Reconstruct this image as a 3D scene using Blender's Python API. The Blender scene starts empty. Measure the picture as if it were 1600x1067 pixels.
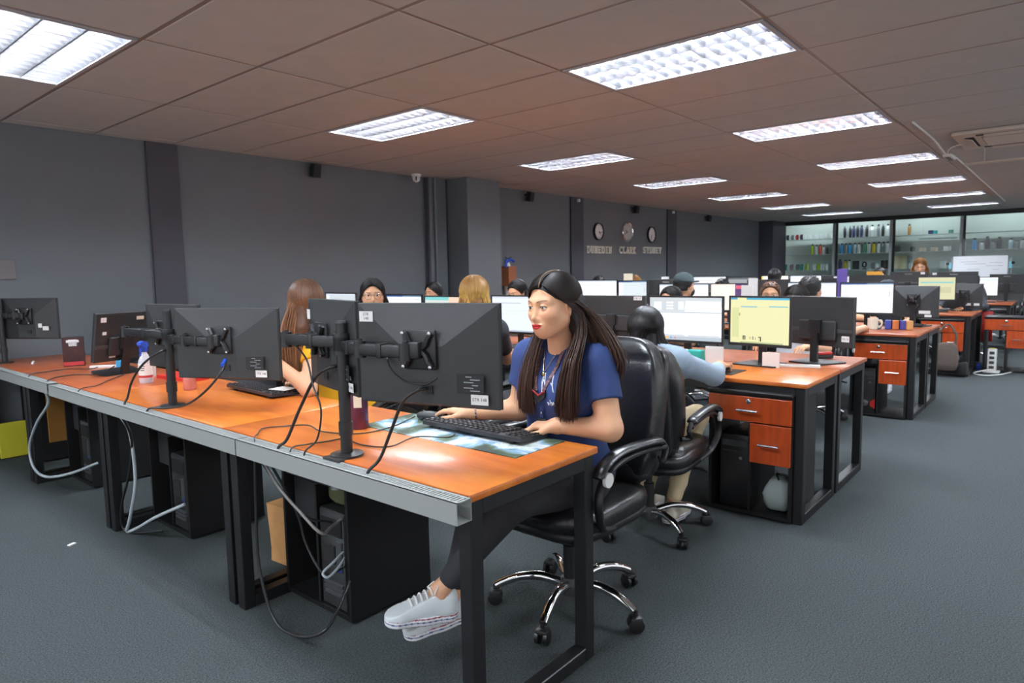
import bpy, bmesh, math, random
import numpy as np
from mathutils import Vector, Matrix, Euler
SC = bpy.context.scene
COL = SC.collection
random.seed(7)
PI = math.pi

# ---------------------------------------------------------------- camera, world, exposure
cam_d = bpy.data.cameras.new('camera')
cam_d.sensor_width = 36.0
cam_d.lens = 36.0 * 1045.0 / 1600.0
cam_d.clip_end = 100
cam_d.dof.use_dof = True
cam_d.dof.focus_distance = 2.45
cam_d.dof.aperture_fstop = 5.6
cam = bpy.data.objects.new('camera', cam_d)
COL.objects.link(cam)
CAM_R = Matrix(((0.64315, 0.08920, -0.76053), (-0.76552, 0.05136, -0.64136), (-0.01815, 0.99469, 0.10132)))
CAM_R = CAM_R.to_quaternion().normalized().to_matrix()
cam.matrix_world = Matrix.Translation((0, 0, 1.34)) @ CAM_R.to_4x4()
SC.camera = cam
SC.view_settings.view_transform = 'Standard'
SC.view_settings.look = 'None'
SC.view_settings.exposure = 0.30
SC.view_settings.gamma = 1.0
SC.view_settings.use_curve_mapping = False
SC.cycles.use_denoising = True
SC.cycles.max_bounces = 8
SC.cycles.diffuse_bounces = 4
SC.cycles.glossy_bounces = 4
SC.cycles.sample_clamp_indirect = 6.0
wd = bpy.data.worlds.new('world')
SC.world = wd
wd.use_nodes = True
wd.node_tree.nodes['Background'].inputs[0].default_value = (0.95, 0.95, 1.0, 1)
wd.node_tree.nodes['Background'].inputs[1].default_value = 1.1
LAMP_POWER = 130.0

# ---------------------------------------------------------------- materials
def lin(c):
    c = c / 255.0
    return c / 12.92 if c <= 0.04045 else ((c + 0.055) / 1.055) ** 2.4
def rgb(r, g, b): return (lin(r), lin(g), lin(b), 1.0)
MATS = {}
def mat(name, col, rough=0.5, metal=0.0, noise=0.0, scale=20.0, bump=0.0, bscale=None, stretch=None, spec=0.5, coat=0.0, trans=0.0, col2=None, detail=4.0, attr=None, sss=0.0):
    m = bpy.data.materials.new(name)
    m.use_nodes = True
    nt = m.node_tree; N = nt.nodes; L = nt.links
    b = N['Principled BSDF']
    b.inputs['Base Color'].default_value = col
    b.inputs['Roughness'].default_value = rough
    b.inputs['Metallic'].default_value = metal
    b.inputs['Specular IOR Level'].default_value = spec
    b.inputs['Coat Weight'].default_value = coat
    b.inputs['Coat Roughness'].default_value = 0.12
    b.inputs['Transmission Weight'].default_value = trans
    if sss:
        b.inputs['Subsurface Weight'].default_value = sss
        b.inputs['Subsurface Radius'].default_value = (0.012, 0.004, 0.002)
    if noise or bump:
        tc = N.new('ShaderNodeTexCoord'); mp = N.new('ShaderNodeMapping')
        L.new(tc.outputs['Object'], mp.inputs[0])
        if stretch: mp.inputs['Scale'].default_value = stretch
        nz = N.new('ShaderNodeTexNoise'); nz.inputs['Scale'].default_value = scale; nz.inputs['Detail'].default_value = detail
        L.new(mp.outputs[0], nz.inputs['Vector'])
        if noise:
            r = N.new('ShaderNodeValToRGB')
            c2 = col2 if col2 else tuple(max(0, c * (1 - noise)) for c in col[:3]) + (1,)
            c1 = col if col2 else tuple(min(1, c * (1 + noise)) for c in col[:3]) + (1,)
            r.color_ramp.elements[0].position = 0.32; r.color_ramp.elements[1].position = 0.68
            r.color_ramp.elements[0].color = c2; r.color_ramp.elements[1].color = c1
            L.new(nz.outputs['Fac'], r.inputs[0]); L.new(r.outputs[0], b.inputs['Base Color'])
        if bump:
            nb = nz
            if bscale:
                nb = N.new('ShaderNodeTexNoise'); nb.inputs['Scale'].default_value = bscale; nb.inputs['Detail'].default_value = 3
                L.new(mp.outputs[0], nb.inputs['Vector'])
            bp = N.new('ShaderNodeBump'); bp.inputs['Strength'].default_value = bump; bp.inputs['Distance'].default_value = 0.004
            L.new(nb.outputs['Fac'], bp.inputs['Height']); L.new(bp.outputs[0], b.inputs['Normal'])
    if attr:
        a = N.new('ShaderNodeAttribute'); a.attribute_name = attr
        L.new(a.outputs['Color'], b.inputs['Base Color'])
    MATS[name] = m
    return m
def emat(name, col, power):
    m = bpy.data.materials.new(name); m.use_nodes = True
    b = m.node_tree.nodes['Principled BSDF']
    b.inputs['Base Color'].default_value = (0.02, 0.02, 0.02, 1)
    b.inputs['Emission Color'].default_value = col
    b.inputs['Emission Strength'].default_value = power
    b.inputs['Roughness'].default_value = 0.3
    MATS[name] = m
    return m
M = MATS
mat('carpet', rgb(65, 71, 72), 0.95, noise=0.45, scale=160, bump=0.7, bscale=320, spec=0.15)
mat('wall_paint', rgb(100, 106, 111), 0.62, noise=0.03, scale=3)
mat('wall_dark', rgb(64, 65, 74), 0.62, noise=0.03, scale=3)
mat('ceil_tile', rgb(184, 184, 180), 0.9, noise=0.03, scale=6)
mat('ceil_tee', rgb(140, 124, 114), 0.35)
mat('fix_white', rgb(225, 225, 228), 0.5)
mat('fix_grey', rgb(176, 176, 180), 0.5)
mat('alu_mirror', rgb(226, 228, 236), 0.20, metal=0.93)
emat('lamp', (0.86, 0.93, 1.0, 1), LAMP_POWER)
mat('black_steel', rgb(23, 24, 26), 0.42, noise=0.1, scale=30)
mat('black_board', rgb(15, 15, 16), 0.5)
mat('dark_board', rgb(44, 45, 49), 0.5)
mat('black_plastic', rgb(27, 28, 30), 0.42)
mat('grey_plastic', rgb(62, 64, 66), 0.42)
mat('monitor_back', rgb(42, 44, 45), 0.48, bump=0.06, scale=500)
mat('key_black', rgb(40, 41, 44), 0.45)
mat('leather', rgb(26, 27, 29), 0.33, bump=0.35, scale=45, spec=0.6)
mat('mesh_fabric', rgb(36, 36, 40), 0.8, bump=0.2, scale=300)
mat('chrome', rgb(235, 235, 238), 0.07, metal=1.0)
mat('steel', rgb(190, 190, 192), 0.25, metal=1.0)
mat('duct_grey', rgb(148, 152, 150), 0.5)
mat('drawer_wood', rgb(176, 68, 22), 0.34, noise=0.18, scale=6, stretch=(1, 6, 1), coat=0.3)
mat('white_plastic', rgb(225, 226, 224), 0.45)
mat('paper', rgb(232, 232, 230), 0.8)
mat('cable_black', rgb(30, 31, 33), 0.45)
mat('cable_grey', rgb(170, 180, 186), 0.5)
mat('rubber', rgb(28, 28, 30), 0.65)
def wood_top(name, c1, c2, rough=0.36):
    m = mat(name, c1, rough, coat=0.22)
    nt = m.node_tree; N = nt.nodes; L = nt.links; b = N['Principled BSDF']
    tc = N.new('ShaderNodeTexCoord'); mp = N.new('ShaderNodeMapping'); mp.inputs['Scale'].default_value = (9, 1.1, 9)
    L.new(tc.outputs['Object'], mp.inputs[0])
    n1 = N.new('ShaderNodeTexNoise'); n1.inputs['Scale'].default_value = 2.2; n1.inputs['Detail'].default_value = 6; n1.inputs['Distortion'].default_value = 1.1
    L.new(mp.outputs[0], n1.inputs['Vector'])
    n2 = N.new('ShaderNodeTexNoise'); n2.inputs['Scale'].default_value = 2.5; n2.inputs['Detail'].default_value = 3
    L.new(tc.outputs['Object'], n2.inputs['Vector'])
    mx = N.new('ShaderNodeMath'); mx.operation = 'ADD'; L.new(n1.outputs['Fac'], mx.inputs[0]); L.new(n2.outputs['Fac'], mx.inputs[1])
    r = N.new('ShaderNodeValToRGB'); r.color_ramp.elements[0].position = 0.36; r.color_ramp.elements[1].position = 0.62
    hv = N.new('ShaderNodeMath'); hv.operation = 'MULTIPLY'; hv.inputs[1].default_value = 0.5
    L.new(mx.outputs[0], hv.inputs[0]); L.new(hv.outputs[0], r.inputs[0])
    r.color_ramp.elements[0].color = c2; r.color_ramp.elements[1].color = c1
    L.new(r.outputs[0], b.inputs['Base Color'])
    return m
wood_top('desk_wood', rgb(216, 126, 46), rgb(192, 94, 34))
wood_top('desk_wood_red', rgb(180, 96, 52), rgb(152, 74, 42))

# ---------------------------------------------------------------- mesh builder
def rotm(rot):
    return Euler(rot, 'XYZ').to_matrix() if rot else Matrix.Identity(3)
class MB:
    def __init__(s): s.v = []; s.f = []; s.mi = []; s.cur = 0
    def add(s, vs, fs):
        o = len(s.v); s.v += [tuple(p) for p in vs]
        for f in fs: s.f.append(tuple(i + o for i in f)); s.mi.append(s.cur)
        return s
    def box(s, c, d, rot=None):
        R = rotm(rot); c = Vector(c); h = [x / 2 for x in d]
        vs = [c + R @ Vector((sx * h[0], sy * h[1], sz * h[2])) for sx in (-1, 1) for sy in (-1, 1) for sz in (-1, 1)]
        return s.add(vs, [(0, 1, 3, 2), (4, 6, 7, 5), (0, 4, 5, 1), (2, 3, 7, 6), (0, 2, 6, 4), (1, 5, 7, 3)])
    def rbox(s, c, d, r=0.01, rot=None, seg=2):
        """box with rounded edges"""
        bm = bmesh.new(); bmesh.ops.create_cube(bm, size=1.0)
        for v in bm.verts: v.co = Vector((v.co.x * d[0], v.co.y * d[1], v.co.z * d[2]))
        bmesh.ops.bevel(bm, geom=list(bm.edges), offset=min(r, min(d) * 0.49), segments=seg, profile=0.5, affect='EDGES')
        R = rotm(rot); c = Vector(c); bm.verts.index_update()
        vs = [c + R @ v.co for v in bm.verts]; fs = [[v.index for v in f.verts] for f in bm.faces]; bm.free()
        return s.add(vs, fs)
    def cyl(s, p0, p1, r0, r1=None, n=12, cap=True):
        r1 = r0 if r1 is None else r1
        return s.tube([p0, p1], [r0, r1], n, cap)
    def tube(s, path, r, n=8, cap=True, flat=1.0):
        P = [Vector(p) for p in path]; m = len(P)
        R = r if isinstance(r, (list, tuple)) else [r] * m
        up = None; vs = []
        for i in range(m):
            t = (P[min(i + 1, m - 1)] - P[max(i - 1, 0)])
            if t.length < 1e-9: t = Vector((0, 0, 1))
            t.normalize()
            if up is None:
                up = Vector((0, 0, 1)) if abs(t.z) < 0.9 else Vector((1, 0, 0))
            a = (up - t * up.dot(t))
            if a.length < 1e-6: a = Vector((1, 0, 0)) - t * t.x
            a.normalize(); b = t.cross(a); up = a
            for k in range(n):
                w = 2 * PI * k / n
                vs.append(P[i] + a * (math.cos(w) * R[i]) * flat + b * (math.sin(w) * R[i]))
        fs = [(i * n + k, i * n + (k + 1) % n, (i + 1) * n + (k + 1) % n, (i + 1) * n + k) for i in range(m - 1) for k in range(n)]
        if cap: fs += [tuple(range(n - 1, -1, -1)), tuple((m - 1) * n + k for k in range(n))]
        return s.add(vs, fs)
    def lathe(s, prof, c=(0, 0, 0), n=16, R=None):
        """profile of (radius, z)"""
        c = Vector(c); vs = []; m = len(prof)
        for (r, z) in prof:
            for k in range(n):
                p = Vector((r * math.cos(2 * PI * k / n), r * math.sin(2 * PI * k / n), z))
                vs.append(c + (R @ p if R else p))
        fs = [(i * n + k, i * n + (k + 1) % n, (i + 1) * n + (k + 1) % n, (i + 1) * n + k) for i in range(m - 1) for k in range(n)]
        fs += [tuple(range(n - 1, -1, -1)), tuple((m - 1) * n + k for k in range(n))]
        return s.add(vs, fs)
    def prism(s, poly, axis, a, b):
        """2-D polygon extruded along axis from a to b; poly holds the other two coordinates in xyz order"""
        n = len(poly)
        def P(p, t):
            q = list(p); q.insert(axis, t); return q
        vs = [P(p, a) for p in poly] + [P(p, b) for p in poly]
        fs = [tuple(range(n - 1, -1, -1)), tuple(range(n, 2 * n))] + [(i, (i + 1) % n, n + (i + 1) % n, n + i) for i in range(n)]
        return s.add(vs, fs)
    def ball(s, c, r, n=12, m=8, R=None):
        c = Vector(c); rr = r if isinstance(r, (tuple, list)) else (r, r, r); vs = []; fs = []
        for i in range(m + 1):
            th = PI * i / m
            for k in range(n):
                ph = 2 * PI * k / n
                p = Vector((rr[0] * math.sin(th) * math.cos(ph), rr[1] * math.sin(th) * math.sin(ph), rr[2] * math.cos(th)))
                vs.append(c + (R @ p if R else p))
        fs = [(i * n + k, (i + 1) * n + k, (i + 1) * n + (k + 1) % n, i * n + (k + 1) % n) for i in range(m) for k in range(n)]
        return s.add(vs, fs)
    def quad(s, a, b, c, d): return s.add([a, b, c, d], [(0, 1, 2, 3)])
    def build(s, name, m, parent=None, smooth=False, loc=None, fix=True):
        me = bpy.data.meshes.new(name)
        me.from_pydata([tuple(p) for p in s.v], [], s.f)
        ms = m if isinstance(m, (list, tuple)) else [m]
        for x in ms: me.materials.append(MATS[x] if isinstance(x, str) else x)
        if len(ms) > 1: me.polygons.foreach_set('material_index', s.mi)
        if fix:
            bm = bmesh.new(); bm.from_mesh(me)
            bmesh.ops.recalc_face_normals(bm, faces=bm.faces); bm.to_mesh(me); bm.free()
        if smooth:
            me.polygons.foreach_set('use_smooth', [True] * len(me.polygons))
            if smooth != 'all':
                try: me.set_sharp_from_angle(angle=0.7)
                except Exception: pass
        me.update()
        o = bpy.data.objects.new(name, me); COL.objects.link(o)
        if parent is not None: o.parent = parent
        if loc: o.location = loc
        return o
def tag(o, label, cat, group=None, kind=None):
    if label: o['label'] = label
    if cat: o['category'] = cat
    if group: o['group'] = group
    if kind: o['kind'] = kind
    return o
def thing(name, label, cat, loc=(0, 0, 0), rz=0.0, group=None):
    o = bpy.data.objects.new(name, None); COL.objects.link(o)
    o.empty_display_size = 0.1
    o.location = loc; o.rotation_euler = (0, 0, rz)
    return tag(o, label, cat, group)
KIDS = {}
def dup(root, label, loc=None, rz=None, group=None):
    r = root.copy(); COL.objects.link(r)
    if loc is not None: r.location = loc
    if rz is not None: r.rotation_euler = (0, 0, rz)
    if label: r['label'] = label
    if group: r['group'] = group
    elif 'group' in r and group == '': del r['group']
    for ch in list(root.children):
        c = ch.copy(); COL.objects.link(c); c.parent = r
        for g in list(ch.children):
            d = g.copy(); COL.objects.link(d); d.parent = c
    return r
def struct(o): o['kind'] = 'structure'; return o
def smooth_path(pts, k=6):
    """Catmull-Rom through pts"""
    P = [Vector(p) for p in pts]; P = [2 * P[0] - P[1]] + P + [2 * P[-1] - P[-2]]
    out = []
    for i in range(1, len(P) - 2):
        for j in range(k):
            t = j / k; a, b, c, d = P[i - 1], P[i], P[i + 1], P[i + 2]
            out.append(0.5 * ((2 * b) + (c - a) * t + (2 * a - 5 * b + 4 * c - d) * t * t + (3 * b - a - 3 * c + d) * t ** 3))
    out.append(P[-2])
    return out
def text_mesh(name, body, size, m, parent, loc, rot, extrude=0.0004, align='CENTER'):
    cu = bpy.data.curves.new(name, 'FONT'); cu.body = body; cu.size = size; cu.extrude = extrude
    cu.align_x = align; cu.align_y = 'CENTER'; cu.resolution_u = 2
    t = bpy.data.objects.new(name, cu); COL.objects.link(t)
    me = bpy.data.meshes.new_from_object(t)
    COL.objects.unlink(t); bpy.data.objects.remove(t)
    me.materials.clear(); me.materials.append(MATS[m])
    o = bpy.data.objects.new(name, me); COL.objects.link(o)
    o.parent = parent; o.location = loc; o.rotation_euler = rot
    return o
# ---------------------------------------------------------------- the room
YW = 6.32; ZC = 2.55; XG = 18.4
mb = MB().box((9.0, 1.2, -0.05), (22.4, 10.4, 0.1)); floor = struct(mb.build('floor', 'carpet'))
CX0, CP, CY0, CQ = 0.875, 0.632, 1.225, 1.23
ceiling = struct(MB().box((9.0, 1.2, ZC + 0.16), (22.4, 10.4, 0.1)).build('ceiling', 'ceil_tile'))
LIGHTS = [(0, 2), (4, 0), (4, 2), (8, 0), (8, 2), (12, 0), (12, 2), (16, 0), (16, 2), (20, 0), (20, 2), (24, 0), (24, 2), (0, 0), (4, -2), (8, -2), (12, -2), (16, -2), (-4, 0), (-4, 2)]  # the last seven are out-of-view fixtures added to light the room
AC_CELLS = set()
def cell(i, j): return (CX0 + CP * (i + 0.5), CY0 + CQ * (j + 0.5))
def chamfer_tile(w, l):
    h = 0.012; c = 0.008
    a = [(-w, -l), (w, -l), (w, l), (-w, l)]; b = [(-w + c, -l + c), (w - c, -l + c), (w - c, l - c), (-w + c, l - c)]
    vs = [(x, y, h) for x, y in a] + [(x, y, c * 0.5) for x, y in a] + [(x, y, 0) for x, y in b]
    fs = [(0, 1, 2, 3)] + [(k, (k + 1) % 4, 4 + (k + 1) % 4, 4 + k) for k in range(4)] + [(4 + k, 4 + (k + 1) % 4, 8 + (k + 1) % 4, 8 + k) for k in range(4)] + [(8, 9, 10, 11)]
    m = MB(); m.add(vs, fs); return m
tile0 = None; edge0 = None
for i in range(-3, 28):
    for j in range(-3, 5):
        if (i, j) in LIGHTS or (i, j) in AC_CELLS: continue
        x, y = cell(i, j)
        if j == 4:
            if edge0 is None:
                edge0 = chamfer_tile(CP / 2 - 0.008, 0.083).build('ceiling_tile', 'ceil_tile', ceiling); o = edge0
            else:
                o = edge0.copy(); COL.objects.link(o)
            o.location = (x, 6.232, ZC + 0.002)
        else:
            if tile0 is None:
                tile0 = chamfer_tile(CP / 2 - 0.008, CQ / 2 - 0.008).build('ceiling_tile', 'ceil_tile', ceiling); o = tile0
            else:
                o = tile0.copy(); COL.objects.link(o)
            o.location = (x, y, ZC + 0.002)
for i in range(-3, 29):
    o = MB().box((CX0 + CP * i, 1.8, ZC + 0.012), (0.022, 9.04, 0.016)).build('ceiling_tee', 'ceil_tee', ceiling)
for j in range(-3, 5):
    o = MB().box((8.7, CY0 + CQ * j, ZC + 0.0125), (19.4, 0.022, 0.015)).build('ceiling_tee', 'ceil_tee', ceiling)
wall = struct(MB().box((8.5, YW + 0.1, 1.35), (20.4, 0.2, 2.7)).build('wall_back', 'wall_paint'))
for k, (x0, x1, t) in enumerate([(2.54, 2.81, 0.03), (9.0, 9.35, 0.03), (12.34, 12.73, 0.03)]):
    struct(MB().box(((x0 + x1) / 2, YW - t / 2, ZC / 2), (x1 - x0, t, ZC)).build('trim_%d' % (k + 1), 'wall_dark'))
col = struct(MB().box((6.49, 6.11, ZC / 2), (0.63, 0.42, ZC)).build('trim_4', 'wall_paint'))
col2 = struct(MB().box((17.9, 6.14, ZC / 2), (0.95, 0.36, ZC)).build('trim_5', 'wall_dark'))
chase = MB().box((5.99, YW - 0.04, ZC / 2), (0.29, 0.08, ZC)).build('trim_6', 'wall_paint'); struct(chase)
o = MB().cyl((5.93, YW - 0.10, 0.0), (5.93, YW - 0.10, ZC), 0.022, n=10).build('riser_pipe', 'wall_paint', chase, True)
MB().box((5.835, YW - 0.045, ZC / 2), (0.014, 0.05, ZC)).build('groove_shade_strip', 'wall_dark', chase)  # solid dark strip, painted in as the shade of a groove
baseb = struct(MB().box((8.4, YW - 0.008, 0.05), (20.0, 0.016, 0.1)).build('baseboard_back', 'wall_dark'))
# far wall: glazed partition with shelving behind it
struct(MB().box((19.15, 1.2, 1.35), (0.1, 10.4, 2.7)).build('wall_far', mat('wall_grey_green', rgb(200, 212, 208), 0.7)))
win = struct(MB().box((XG, 1.0, 2.50), (0.10, 10.2, 0.10)).build('window_1', 'black_steel'))
MB().box((XG, 1.0, 0.05), (0.10, 10.2, 0.10)).build('bottom_rail', 'black_steel', win)
mat('mullion', rgb(150, 158, 160), 0.4, metal=0.6)
g = mat('glass', (0.93, 0.97, 0.96, 1), 0.0, trans=1.0); 
nt = g.node_tree; g_b = nt.nodes['Principled BSDF']
tr = nt.nodes.new('ShaderNodeBsdfTransparent'); gl = nt.nodes.new('ShaderNodeBsdfGlossy'); gl.inputs['Roughness'].default_value = 0.02
fr = nt.nodes.new('ShaderNodeFresnel'); fr.inputs[0].default_value = 1.5; mx = nt.nodes.new('ShaderNodeMixShader')
tr.inputs[0].default_value = (0.92, 0.96, 0.95, 1)
nt.links.new(fr.outputs[0], mx.inputs[0]); nt.links.new(tr.outputs[0], mx.inputs[1]); nt.links.new(gl.outputs[0], mx.inputs[2])
nt.links.new(mx.outputs[0], nt.nodes['Material Output'].inputs[0])
MY = [6.05, 4.76, 3.48, 2.06, 0.75, -0.55, -1.85]
for k, y in enumerate(MY):
    MB().box((XG, y, 1.27), (0.07, 0.06, 2.44)).build('mullion', 'mullion', win)
    MB().box((XG + 0.05, y - 0.05, 1.27), (0.05, 0.05, 2.44)).build('mullion_post', 'black_steel', win)
for a, b in zip(MY[:-1], MY[1:]):
    MB().box((XG, (a + b) / 2, 1.27), (0.006, a - b - 0.06, 2.36)).build('pane', 'glass', win)
# wall lettering and switch plate
sw = tag(MB().rbox((1.44, YW - 0.008, 1.44), (0.16, 0.016, 0.15), 0.004).build('blank_wall_plate', mat('plate', rgb(112, 108, 108), 0.5)), 'small grey blank plate on the wall at far left', 'wall plate')
# ---------------------------------------------------------------- recessed ceiling lights
def make_light():
    t = thing('ceiling_light', 'x', 'ceiling light', (0, 0, ZC), 0, 'recessed louvred ceiling lights')
    w, l, d = 0.604, 1.202, 0.085
    f = MB()
    for sx in (-1, 1): f.box((sx * (w / 2 - 0.004), 0, d / 2), (0.008, l, d))
    for sy in (-1, 1): f.box((0, sy * (l / 2 - 0.004), d / 2), (w, 0.008, d))
    f.box((0, 0, d + 0.003), (w, l, 0.006))
    for sx in (-1, 1): f.box((sx * (w / 2 - 0.011), 0, 0.0), (0.022, l, 0.006))
    for sy in (-1, 1): f.box((0, sy * (l / 2 - 0.011), 0.0), (w, 0.022, 0.006))
    f.build('housing', 'fix_grey', t)
    for k in (-1, 0, 1):
        x = k * 0.19
        MB().cyl((x, -l / 2 + 0.03, 0.052), (x, l / 2 - 0.03, 0.052), 0.018, n=8).build('lamp_tube', 'lamp', t)
    # V-shaped long reflectors, curved cross blades
    for k in (-1.5, -0.5, 0.5, 1.5):
        x = k * 0.19; hw = 0.034 if abs(k) < 1 else 0.022
        MB().prism([(x - 0.004, 0.006), (x + 0.004, 0.006), (x + hw, 0.072), (x - hw, 0.072)], 1, -l / 2 + 0.012, l / 2 - 0.012).build('long_reflector', 'alu_mirror', t)
    for n in range(14):
        y = -l / 2 + 0.05 + n * (l - 0.10) / 13
        b = MB()
        for k in (-1, 0, 1):
            b.prism([(y - 0.002, 0.006), (y + 0.002, 0.006), (y + 0.010, 0.034), (y - 0.010, 0.034)], 0, k * 0.19 - 0.088, k * 0.19 + 0.088)
        b.build('cross_blade', 'alu_mirror', t)
    return t
LBL = ['ceiling light cut by the upper left corner, over the desks nearest the wall',
       'large ceiling light at the top, nearest light of the middle column',
       'ceiling light above the brown-haired woman and the wall speaker, second of the wall-side column',
       'second light of the right column, right of the clipped cable joint', 'ceiling light in front of the grey column, third of the wall-side column',
       'third light of the right column, beside the cassette air conditioner', 'fourth light of the wall-side column, over the clock lettering',
       'fourth light of the right column, beyond the hanging cable hub', 'fifth light of the wall-side column, past the clocks',
       'fifth light of the right column, last but one before the glass wall', 'sixth light of the wall-side column, short bright strip',
       'last light of the right column, just before the glass partition', 'last light of the wall-side column, just before the corner column',
       'added unseen ceiling light overhead in front of the wall-side first light', 'added unseen ceiling light over the aisle right of the nearest desk', 'added unseen ceiling light over the aisle beside the second desk row',
       'added unseen ceiling light over the aisle beside the third desk row', 'added unseen ceiling light over the aisle beside the fourth desk row', 'added unseen ceiling light behind the viewpoint on the aisle side', 'added unseen ceiling light behind the viewpoint on the wall side']
L0 = make_light()
for k, (i, j) in enumerate(LIGHTS):
    x, y = cell(i, j)
    o = L0 if k == 0 else dup(L0, LBL[k])
    o.location = (x, y, ZC); o['label'] = LBL[k]
# ---------------------------------------------------------------- desks and drawer pedestals
# desk, local: user on the -X side, depth along +X, length along +Y from the near end
DD = 0.63
def make_desk(L, top='desk_wood'):
    t = thing('office_desk', 'x', 'desk')
    MB().rbox((DD / 2, L / 2, 0.738), (DD, L, 0.024), 0.005).build('tabletop', top, t, True)
    q = 0.05; a = 0.012
    for y in (a + q / 2, L - a - q / 2):
        for x in (a + q / 2, DD - a - q / 2):
            MB().rbox((x, y, 0.363), (q, q, 0.726), 0.003, seg=1).build('leg', 'black_steel', t)
        MB().rbox((DD / 2, y, 0.701), (DD - 2 * a - 2 * q, q, 0.05), 0.003, seg=1).build('end_rail', 'black_steel', t)
        MB().rbox((DD / 2, y, 0.025), (DD - 2 * a - 2 * q, q, 0.05), 0.003, seg=1).build('foot_rail', 'black_steel', t)
    for x in (a + q / 2, DD - a - q / 2):
        MB().rbox((x, L / 2, 0.701), (q, L - 2 * a - 2 * q, 0.05), 0.003, seg=1).build('side_rail', 'black_steel', t)
    return t
def handle_mb(x, y, z, w=0.10):
    h = MB().cyl((x - 0.028, y - w / 2 - 0.01, z), (x - 0.028, y + w / 2 + 0.01, z), 0.006, n=8)
    for s in (-1, 1): h.cyl((x, y + s * w / 2, z), (x - 0.028, y + s * w / 2, z), 0.0045, n=6)
    return h
def make_pedestal():
    t = thing('drawer_pedestal', 'x', 'drawer unit')
    D = 0.41; W = 0.45; b = 0.016
    c = MB()
    c.box((D / 2, b / 2, 0.345), (D, b, 0.665)); c.box((D / 2, W - b / 2, 0.345), (D, b, 0.665))
    c.box((D / 2, W / 2, 0.021), (D, W - 2 * b, 0.018)); c.box((D / 2, W / 2, 0.669), (D, W - 2 * b, 0.018))
    c.build('carcass', 'black_board', t)
    MB().box((D / 2, 0.225, 0.27), (D - 0.02, 0.014, 0.48)).build('divider', 'black_board', t)
    MB().box((D - 0.02, W / 2, 0.59), (0.012, W - 2 * b, 0.135)).build('back_panel', 'dark_board', t)
    MB().rbox((D / 2 - 0.01, W / 2, 0.685), (D + 0.03, W + 0.006, 0.014), 0.004).build('top_board', 'black_steel', t, True)
    d1 = MB().rbox((-0.008, W / 2, 0.595), (0.018, W - 0.006, 0.135), 0.003)  .build('wide_drawer', 'drawer_wood', t); MB().box((0.19, W / 2, 0.60), (0.36, W - 0.05, 0.10)).build('drawer_box', 'black_board', d1)
    handle_mb(-0.017, W / 2, 0.59, 0.09).build('handle', 'steel', d1, True)
    MB().lathe([(0.014, 0), (0.014, 0.006), (0.010, 0.009), (0.003, 0.009)], (0, 0, 0), 12).build('lock', 'steel', d1, True).matrix_local = Matrix.Translation((-0.017, W / 2 + 0.0, 0.638)) @ Matrix.Rotation(-PI / 2, 4, 'Y')
    d2 = MB().rbox((-0.008, 0.110, 0.415), (0.018, 0.212, 0.212), 0.003).build('small_drawer', 'drawer_wood', t); MB().box((0.19, 0.118, 0.42), (0.36, 0.18, 0.17)).build('drawer_box', 'dark_board', d2)
    handle_mb(-0.017, 0.110, 0.415, 0.085).build('handle', 'steel', d2, True)
    return t
AX = 1.885
DESKS = {}
dk = make_desk(1.355); dk2 = make_desk(1.005, 'desk_wood_red'); dk3 = make_desk(1.355, 'desk_wood_red')
for i, (y0, src, lb) in enumerate([(1.215, dk, 'nearest orange desk with keyboard, mouse mat and working woman in navy shirt'),
                                   (2.575, dk, 'orange desk with the spray bottle and second monitor arm, second of the front row'),
                                   (3.935, dk3, 'reddish desk under the tilted monitor with paper stickers, third of the front row'),
                                   (5.295, dk2, 'short reddish desk against the back wall, last of the front row')]):
    L = 1.005 if src is dk2 else 1.355
    o = src if (i in (0, 2, 3)) else dup(src, lb)
    o.location = (AX, y0 + L, 0); o.rotation_euler = (0, 0, PI); tag(o, lb, 'desk', 'desks of the front row')
BX = 3.53; CX = 6.62; DX = 9.62; EX = 12.45
dB = make_desk(1.355)
ROWN = {'B': 'second', 'C': 'third', 'D': 'fourth', 'E': 'fifth'}
first = True
def desk_label(row, side, k):
    who = {'B': 'the denim-shirted woman', 'C': 'the man with dark hair', 'D': 'the far orange pedestal', 'E': 'the glass wall'}[row]
    nth = ['aisle end of', 'second place from the aisle in', 'third place from the aisle in', 'wall end of'][k]
    return 'red-brown desk, %s the %s desk row, %s side' % (nth, ROWN[row], 'near' if side == 1 else 'far')
for row, x0, y0, n in (('B', BX, 1.02, 4), ('C', CX, 1.02, 4), ('D', DX, 0.93, 4), ('E', EX, 0.72, 3)):
    for side in (1, 2):
        for k in range(n):
            L = 1.355
            ya = y0 + 1.36 * k
            if ya + L > 6.3:
                o = dup(dk2, ''); L = 1.005
                if ya + L > 6.3: ya = 6.3 - L
            elif row == 'B' and side == 1 and k == 0: o = dB
            else: o = dup(dB if (row == 'B' and side == 1) else dk3, '')
            if side == 1: o.location = (x0, ya, 0); o.rotation_euler = (0, 0, 0)
            else: o.location = (x0 + 2 * DD + 0.02, ya + L, 0); o.rotation_euler = (0, 0, PI)
            tag(o, desk_label(row, side, k), 'desk', 'desks of the %s row' % ROWN[row])
ped = make_pedestal()
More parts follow.
